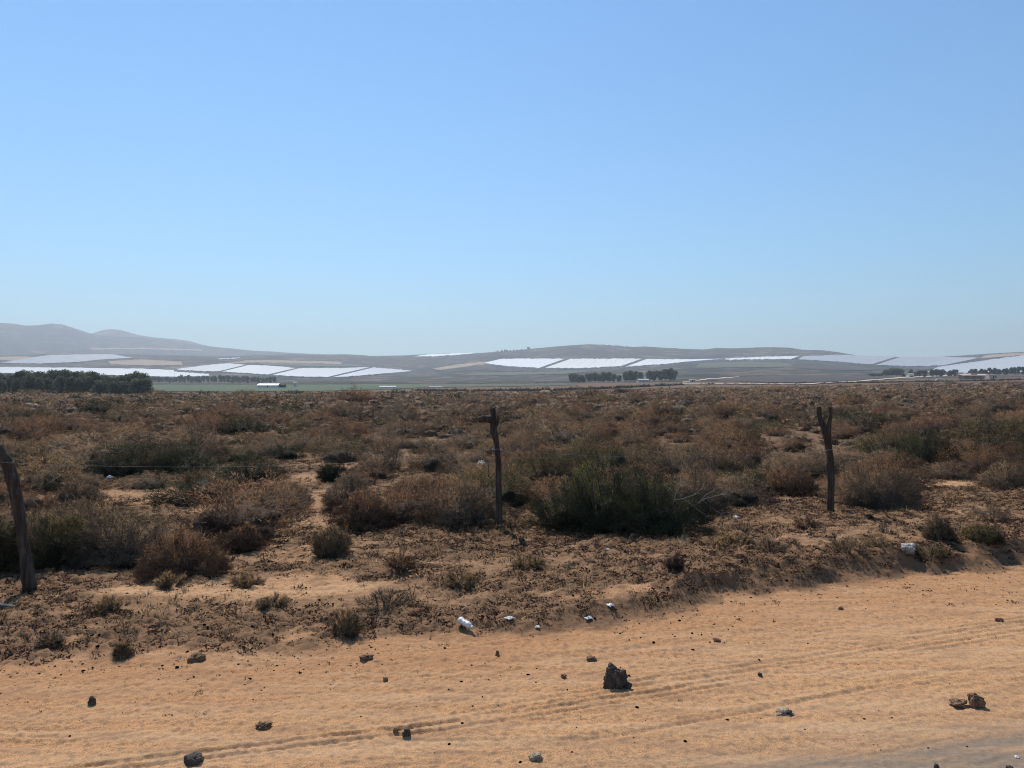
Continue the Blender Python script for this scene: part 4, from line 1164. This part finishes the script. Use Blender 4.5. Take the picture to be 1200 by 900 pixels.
# ------------------------------------------------------------------ trees
def gen_tree(seed, H, W, n_lobe=14, n_leaf=2600, leaf=.5, trunk=.18, low=.12):
    g = np.random.default_rng(seed)
    az = g.uniform(0, 2 * PI, n_lobe); h = g.uniform(low + .12, .88, n_lobe)
    prof = np.sin(np.clip((h - low) / (1 - low), 0, 1) * PI * .92 + .18) ** .7
    rad = g.uniform(.15, .72, n_lobe) * prof
    c = np.stack([np.cos(az) * rad * W / 2, np.sin(az) * rad * W / 2, h * H], 1)
    s = g.uniform(.15, .27, n_lobe) * (W + H) / 2
    k = g.integers(0, n_lobe, n_leaf)
    d = g.normal(0, 1, (n_leaf, 3)); d /= np.linalg.norm(d, axis=1)[:, None]
    p = c[k] + d * (s[k] * g.uniform(.55, 1.08, n_leaf) ** .6)[:, None] * np.array([1, 1, .85])
    p[:, 2] = np.maximum(p[:, 2], H * low * .6)
    a = g.normal(0, 1, (n_leaf, 3)); a /= np.linalg.norm(a, axis=1)[:, None]
    b = np.cross(a, g.normal(0, 1, (n_leaf, 3))); b /= np.linalg.norm(b, axis=1)[:, None]
    q = leaf * g.uniform(.5, 1.3, n_leaf)[:, None]
    V = np.stack([p - a * q, p + b * q * .7, p + a * q, p - b * q * .7], 1).reshape(-1, 3)
    i = np.arange(n_leaf)[:, None] * 4
    T = np.concatenate([i + np.array([0, 1, 2]), i + np.array([0, 2, 3])])
    tv = np.repeat(np.clip(g.uniform(.1, .8, n_lobe)[k] + g.normal(0, .18, n_leaf), 0, 1), 4)
    nv_ = d + (p - np.array([0, 0, H * .45])) / (W * .8) + g.normal(0, .3, d.shape); nv_ /= np.linalg.norm(nv_, axis=1)[:, None]
    tv = np.c_[tv, np.repeat(nv_, 4, 0)]
    parts = [tube(spline([(0, 0, -.3), (g.normal(0, .15), g.normal(0, .15), H * .3), (g.normal(0, .3), g.normal(0, .3), H * .8)], 10), np.linspace(trunk, trunk * .3, 10), 8, seed, .1)]
    for j in range(min(7, n_lobe)):
        z0 = H * g.uniform(.15, .5)
        parts.append(tube(spline([(0, 0, z0), (c[j] * .5 + np.array([0, 0, z0 * .5]))[:3], c[j]], 6), np.linspace(trunk * .5, trunk * .12, 6), 5, seed + j, .1))
    return (V, T, tv), join(parts)

def make_tree(name, gen):
    (V, T, tv), (sv, sf) = gen
    root = empty(name, (0, 0, 0))
    mesh_np('crown', V, T, M['leaf'], root, attrs={'twig': tv[:, 0], 'dome': tv[:, 1:]})
    py_mesh('trunk', sv, sf, M['trunk'], root, True)
    return root

def copy_thing(src):
    r = src.copy(); COL.objects.link(r)
    for ch in list(src.children):
        c = ch.copy(); COL.objects.link(c); c.parent = r
    return r

PROTO = {}
def tree(kind, px, Y, hpx, wpx, label, group, g):
    """kind: prototype set; a tree of the given pixel size standing at depth Y"""
    H0, W0 = TREES[kind][1:3]
    v = int(g.integers(0, TREES[kind][0]))
    key = (kind, v)
    x = (px - 600) / F * Y
    if key not in PROTO:
        PROTO[key] = make_tree('tree', gen_tree(hash_seed(kind) + v * 17, H0, W0, **TREES[kind][3])); t = PROTO[key]
    else:
        t = copy_thing(PROTO[key])
    t.location = (x, Y, gz(x, Y) - .1); t.rotation_euler = (0, 0, g.uniform(0, 2 * PI))
    sw = wpx / F * Y / W0; sh = hpx / F * Y / H0
    t.scale = (sw, sw, sh)
    return tag(t, label, 'tree', group)
def hash_seed(s): return sum(ord(c) * (i + 3) for i, c in enumerate(s))
TREES = {'windbreak': (6, 10., 9., dict(n_lobe=26, n_leaf=4200, leaf=.34, low=.05)), 'gum': (5, 14., 10., dict(n_lobe=16, n_leaf=2200, leaf=.7, trunk=.25, low=.16)),
         'round': (4, 9., 9., dict(n_lobe=14, n_leaf=1600, leaf=.6, low=.16)), 'far': (3, 9., 8., dict(n_lobe=10, n_leaf=500, leaf=.9, low=.08))}

g = np.random.default_rng(101)
# dark windbreak: two staggered ranks; heights read off its outline
ox = [-40, 0, 12, 30, 55, 60, 68, 80, 95, 102, 115, 125, 140, 150, 155, 165, 172, 177]
oy = [436, 436, 438, 433, 437, 433, 433, 434, 435, 433, 436, 440, 440, 437, 435, 436, 437, 442]
for rank, (Y, step, dh) in enumerate(((300, 8.2, 0), (311, 9.6, 1.0), (292, 13, 6))):
    px = -30. + rank * 4
    while px < 173:
        top = np.interp(px, ox, oy) + dh + g.uniform(-.5, 1.6)
        w = g.uniform(13, 20)
        px_ = min(px + g.uniform(-2, 2), 169)
        row = ('outer', 'rear', 'front')[rank]
        tree('windbreak', px_, Y + g.uniform(-3, 3), 463.5 - top, w, f'dark dense tree in the {row} rank of the windbreak past the scrub', f'windbreak trees, {row} rank', g)
        px += step * g.uniform(.8, 1.2)
# clump of gum trees before the glaring fields
for px, top, w in [(668.5, 437.5, 5), (673, 437, 8), (679, 438.5, 8), (683.5, 441, 6), (691, 436.3, 8), (697, 437, 8), (703, 437.5, 7), (708, 436.5, 8), (714, 436.2, 9), (719, 438, 6), (725, 440, 6), (733, 436, 8), (738, 435.4, 8), (744, 435.6, 8), (750, 437, 8), (761, 436, 7), (767, 435.2, 9), (774, 436, 8), (779, 434.3, 8), (785, 433.5, 9), (790, 435.5, 7)]:
    tree('gum', px, 900 + g.uniform(-12, 12), 449 - top, w * 1.15, 'gum tree in the broken clump below the glaring white fields', 'gum trees of the broken clump', g)
# round trees before the bluish field
spots = [(1058, 436, 6), (1071, 433, 8), (1077, 432.4, 8), (1083, 432.5, 8), (1093, 431.5, 8), (1098, 431.2, 9), (1104, 432, 9), (1113, 432, 7), (1119, 432.3, 8), (1138, 431, 6), (1142.5, 430.8, 8), (1150, 432.4, 6), (1153.5, 432.6, 6), (1160, 431.5, 6), (1165, 431.4, 6.5), (1171, 432.2, 6), (1177, 433, 5.5), (1180, 432.6, 5), (1185, 431.2, 5), (1189, 431, 5), (1194, 431.2, 5.5), (1199, 431.5, 6), (1205, 431.5, 7)]
lone = {2: 'tree', }
for i, (px, top, w) in enumerate(spots):
    lab = {0: 'small round tree standing apart beside the cream house', 9: 'round tree between two gaps, just left of the pink roofed building', 10: 'round tree just right of the widest gap in the row'}.get(i, 'round topped tree in the row before the bluish white field' if px > 1125 else 'round topped tree in the thick end of the row by the cream house')
    grp = None if i in (0, 9, 10) else ('round trees of the spaced row' if px > 1125 else 'round trees of the thick end')
    if i == 9: lab = 'round tree at the brink of the widest gap in the row'; 
    tree('round', px, 1000 + g.uniform(-8, 8), 440.3 - top, w * 1.15, lab, grp, g)
for px, top, w in [(1022, 436, 8), (1030, 435.5, 9), (1038, 432, 9), (1045, 429.5, 9), (1051, 429.4, 9), (1056, 431, 8)]:
    tree('gum', px, 1100 + g.uniform(-10, 10), 440 - top, w * 1.2, 'bluish hazy tree in the grove at the end of the grey green hill', 'trees of the bluish grove', g)
tree('round', 1067.5, 1040, 10, 7, 'taller tree rising behind the cream house', None, g)
# far hedgerow of trees
px = 178.
while px < 325:
    top = (441.5 if px < 210 else 439.6) + g.uniform(-1, 1.4) + (1.2 if px > 290 else 0)
    tree('far', px, 1350 + g.uniform(-15, 15), 448.4 - top, g.uniform(5, 7.5), 'distant small tree in the long line below the pale covered fields', 'trees of the long distant line', g)
    px += g.uniform(3.6, 5.6)
for px, h in [(583, 2.6), (588, 3.4), (591.5, 4), (594, 3), (598, 2.5), (602, 2.8), (606, 2.5), (611, 2.4), (619.5, 5)]:
    tree('far', px, 4230, h * .6 + .4, h * .8, 'tiny tree on the skyline of the dark ridge' if px < 615 else 'tallest tree standing alone on the skyline of the dark ridge', 'trees on the skyline' if px < 615 else None, g)

# dark brush line between the scrub and the valley fields
def brush_line(pts, n, hh, label, name):
    g = np.random.default_rng(len(pts) * 91 + n)
    pts = np.array(pts, float); t = np.sort(g.uniform(0, len(pts) - 1, n))
    px = np.interp(t, range(len(pts)), pts[:, 0]); Y = np.interp(t, range(len(pts)), pts[:, 1]) + g.normal(0, 4, n)
    x = (px - 600) / F * Y
    pr = [gen_shrub(2100 + i, .5, .5, 30, 120, .22, .07, .4, .4, 0, 1)[0] for i in range(4)]
    s = hh * np.exp(g.normal(0, .3, n))
    V, T, a, tn = merge_instances(pr, g.integers(0, 4, n), x, Y, ground_z(x, Y) - .1, g.uniform(0, 2 * PI, n), s * 2.2, s * 2, np.array([[.034, .040, .030]]) * (1 + g.uniform(-.2, .3, (n, 1))))
    o = mesh_np(name, V, T, M['bush'], attrs={'twig': a[:, 0], 'dome': a[:, 1:], 'tint': tn})
    tag(o, label, 'brush', None, 'stuff')
brush_line([(172, 400), (300, 420), (420, 430), (500, 440), (560, 450)], 420, 1.0, 'dark low brush along the near rim of the green field', 'dark_brush')
brush_line([(490, 520), (560, 500), (650, 480), (720, 520), (800, 620)], 700, 1.0, 'blackish thicket where the scrub meets the valley floor', 'blackish_thicket')
brush_line([(820, 640), (900, 620), (1000, 600), (1100, 560), (1210, 560)], 600, .8, 'dark thicket along the rim of the scrub by the valley track', 'dark_thicket')

# ------------------------------------------------------------------ farm buildings
def box(v0, v1):
    x0, y0, z0 = v0; x1, y1, z1 = v1
    V = [(x0, y0, z0), (x1, y0, z0), (x1, y1, z0), (x0, y1, z0), (x0, y0, z1), (x1, y0, z1), (x1, y1, z1), (x0, y1, z1)]
    return np.array(V, float), [[3, 2, 1, 0], [4, 5, 6, 7], [0, 1, 5, 4], [1, 2, 6, 5], [2, 3, 7, 6], [3, 0, 4, 7]]

def building(px, Y, w, d, h, label, wall, roof, vault=0., over=.5, rz=0., door=True, windows=2, name='farm_building', cat='building'):
    x = (px - 600) / F * Y
    root = empty(name, (x, Y, gz(x, Y)), rz)
    v, f = box((-w / 2, -d / 2, -1), (w / 2, d / 2, h)); py_mesh('wall', v, f, M[wall], root)
    n = 9
    prof = [(-d / 2 - over + (d + 2 * over) * i / (n - 1), h + .02 + vault * math.sin(PI * i / (n - 1))) for i in range(n)]
    V = []; Fc = []
    for sx_ in (-w / 2 - over, w / 2 + over):
        for (yy, zz) in prof: V.append((sx_, yy, zz))
        for (yy, zz) in prof: V.append((sx_, yy, zz + .18))
    for i in range(n - 1):
        Fc += [[n + i, n + i + 1, 3 * n + i + 1, 3 * n + i], [i, 2 * n + i, 2 * n + i + 1, i + 1], [i, i + 1, n + i + 1, n + i], [2 * n + i, 3 * n + i, 3 * n + i + 1, 2 * n + i + 1]]
    Fc += [[0, n, 3 * n, 2 * n], [n - 1, 3 * n - 1, 4 * n - 1, 2 * n - 1]]
    py_mesh('roof', V, Fc, M[roof], root)
    if door:
        v, f = box((-.55, -d / 2 - .06, 0), (.55, -d / 2 - .01, 2.1)); py_mesh('door', v, f, M['dark'], root)
    for k in range(windows):
        cx = -w / 2 + (k + .5) * w / windows
        if abs(cx) < 1: cx += 1.8
        v, f = box((cx - .6, -d / 2 - .05, 1.0), (cx + .6, -d / 2 - .012, 2.0)); py_mesh('window', v, f, M['dark'], root)
    return tag(root, label, cat)
building(316, 640, 17, 11, 2.0, 'long low shed with a bright white vaulted roof on the green field', 'roof', 'roof', 1.5, .3, .0, windows=0, name='shed', cat='shed')
building(331, 643, 3.5, 9, 2.2, 'dark lean-to at the end of the white roofed shed', 'dark', 'dark', .4, .2, 0, False, 0, name='shed', cat='shed')
building(455, 620, 13, 8, 1.4, 'low white sheeted shelter on the green field, alone', 'roof', 'roof', .5, .2, .05, False, 0, name='shelter', cat='shelter')
building(511, 640, 11, 6, .8, 'very low pale shelter at the end of the green field', 'wall', 'roof', .2, .2, 0, False, 0, name='shelter', cat='shelter')
building(753, 880, 12, 8, 3.0, 'pale roofed farmhouse tucked among the gum trees', 'wall', 'roof', .8, .5, .1, windows=3, name='farmhouse', cat='farmhouse')
building(811, 830, 6, 5, 2.4, 'small cream hut beside the farm track', 'wall', 'wall', .3, .3, .0, windows=1, name='hut', cat='hut')
building(1066.5, 985, 7, 6, 4.0, 'cream house among the round trees', 'wall', 'wall', .8, .4, .1, windows=2, name='house', cat='house')
building(346, 700, 2.5, 2.5, 4.0, 'narrow pale hut with a tall front beyond the white roofed shed', 'wall', 'roof', .3, .2, 0, False, 0, name='hut', cat='hut')
building(1162, 700, 7, 6, 3.2, 'small pinkish annex beside the open pink roofed shelter', 'pink', 'pink', .2, .3, 0, windows=1, name='annex', cat='building')
building(1100, 640, 4, 3, 1.4, 'tiny whitish block hut at the rim of the scrub', 'wall', 'roof', .1, .1, 0, False, 0, name='hut', cat='hut')

def pavilion(px, Y, w, d, h, label):
    x = (px - 600) / F * Y
    root = empty('open_shelter', (x, Y, gz(x, Y)))
    v, f = box((-w / 2, -d / 2, h), (w / 2, d / 2, h + .35)); v[[2, 3, 6, 7], 2] += 1.5; py_mesh('roof', v, f, M['pink'], root)
    v, f = box((-w * .12, -d / 2 + 3.0, h + .5), (w * .1, d / 2 - .4, h + 2.3)); py_mesh('roof_hatch', v, f, M['pink'], root)
    v, f = box((-w / 2 + .3, d / 2 - .5, -1), (w / 2 - .3, d / 2 - .3, h + 1.2)); py_mesh('back_wall', v, f, M['pink'], root)
    for i in range(5):
        cx = -w / 2 + .3 + i * (w - .6) / 4
        v, f = box((cx - .15, -d / 2 + .1, -1), (cx + .15, -d / 2 + .4, h - .01)); py_mesh('pillar', v, f, M['wall'], root)
    return tag(root, label, 'shelter')
pavilion(1141, 690, 24, 8, 2.9, 'long open shelter with a flat pink roof on pale pillars')

def pole(px, Y, h, label, arm=True, r=.13):
    x = (px - 600) / F * Y
    root = empty('utility_pole', (x, Y, gz(x, Y)))
    v, f = tube([(0, 0, -.5), (0, 0, h / 2), (0, 0, h)], [r, r * .85, r * .7], 8); py_mesh('shaft', v, f, M['wall'], root, True)
    if arm:
        v, f = box((-1.0, -.06, h - .7), (1.0, .06, h - .55)); py_mesh('crossarm', v, f, M['trunk'], root)
    return tag(root, label, 'utility pole')
pole(1121.5, 700, 7.5, 'pale pole standing at the end of the pink roofed shelter', True, .2)
pole(245.5, 1000, 7, 'white pole in front of the long distant line of trees', False, .45)
pole(1195, 690, 4, 'short pole past the pinkish annex', False, .2)
pole(326, 4230, 30, 'tall faint mast on the skyline under the mountain', True, 1.0)

# ------------------------------------------------------------------ air
def haze_box():
    a = 10700; z0, z1 = -40.0, 735.0
    v, f = box((-a, -a, z0), (a, a, z1))
    m = bpy.data.materials.new('hazy_air'); m.use_nodes = True; t = m.node_tree
    for n in list(t.nodes):
        if n.type == 'BSDF_PRINCIPLED': t.nodes.remove(n)
    pv = t.nodes.new('ShaderNodeVolumePrincipled')
    pv.inputs['Color'].default_value = (.83, .91, 1.0, 1); pv.inputs['Density'].default_value = HAZE; pv.inputs['Anisotropy'].default_value = .29
    t.links.new(pv.outputs[0], t.nodes['Material Output'].inputs['Volume'])
    m.cycles.volume_sampling = 'DISTANCE'; m.cycles.homogeneous_volume = True
    o = py_mesh('haze', v, f, m)
    tag(o, 'thin pale haze lying over the valley', 'haze', None, 'stuff')
HAZE = 1.45e-4
haze_box()

# ------------------------------------------------------------------ sky, sun, camera
w = bpy.data.worlds.new('World'); S.world = w; w.use_nodes = True
nt = w.node_tree; bg = nt.nodes['Background']
sky = nt.nodes.new('ShaderNodeTexSky'); sky.sky_type = 'NISHITA'; sky.sun_disc = False
sky.sun_elevation = math.radians(SUN_EL); sky.sun_rotation = math.radians(SUN_AZ)
sky.air_density = 1.38; sky.dust_density = 0.0; sky.ozone_density = 10; sky.altitude = 0
wb = nt.nodes.new('ShaderNodeMix'); wb.data_type = 'RGBA'; wb.blend_type = 'MULTIPLY'; wb.inputs[0].default_value = 1; wb.inputs[7].default_value = (.80, 1.02, 1.05, 1)
nt.links.new(sky.outputs[0], wb.inputs[6]); nt.links.new(wb.outputs[2], bg.inputs[0]); bg.inputs[1].default_value = .124

sl = bpy.data.lights.new('sun', 'SUN'); sl.energy = 5.0; sl.angle = math.radians(.53); sl.color = (1, .93, .83)
so = bpy.data.objects.new('sun', sl); COL.objects.link(so)
el, az = math.radians(SUN_EL), math.radians(SUN_AZ)
from mathutils import Vector
sd = Vector((math.sin(az) * math.cos(el), math.cos(az) * math.cos(el), math.sin(el)))
so.rotation_euler = (-sd).to_track_quat('-Z', 'Y').to_euler(); so.location = (0, 0, 1200)

cd = bpy.data.cameras.new('camera'); co = bpy.data.objects.new('camera', cd); COL.objects.link(co)
cd.sensor_width = 36; cd.lens = 36 * F / 1200; cd.clip_start = .05; cd.clip_end = 60000
co.location = (0, 0, EYE); co.rotation_euler = (PI / 2 + math.atan((HY - 450) / F), 0, 0)
S.camera = co

S.render.engine = 'CYCLES'
S.cycles.use_denoising = True; S.cycles.denoising_prefilter = 'NONE'; S.cycles.denoising_input_passes = 'RGB_ALBEDO_NORMAL'
S.cycles.max_bounces = 6; S.cycles.diffuse_bounces = 3; S.cycles.glossy_bounces = 2; S.cycles.transmission_bounces = 2; S.cycles.volume_bounces = 0
S.cycles.volume_step_rate = 1.0
S.cycles.use_adaptive_sampling = True; S.cycles.adaptive_threshold = .006; S.cycles.pixel_filter_type = 'BLACKMAN_HARRIS'; S.cycles.filter_width = 1.05
vs = S.view_settings
vs.view_transform = 'Standard'; vs.look = 'None'; vs.gamma = 1; vs.exposure = 0; vs.use_curve_mapping = False
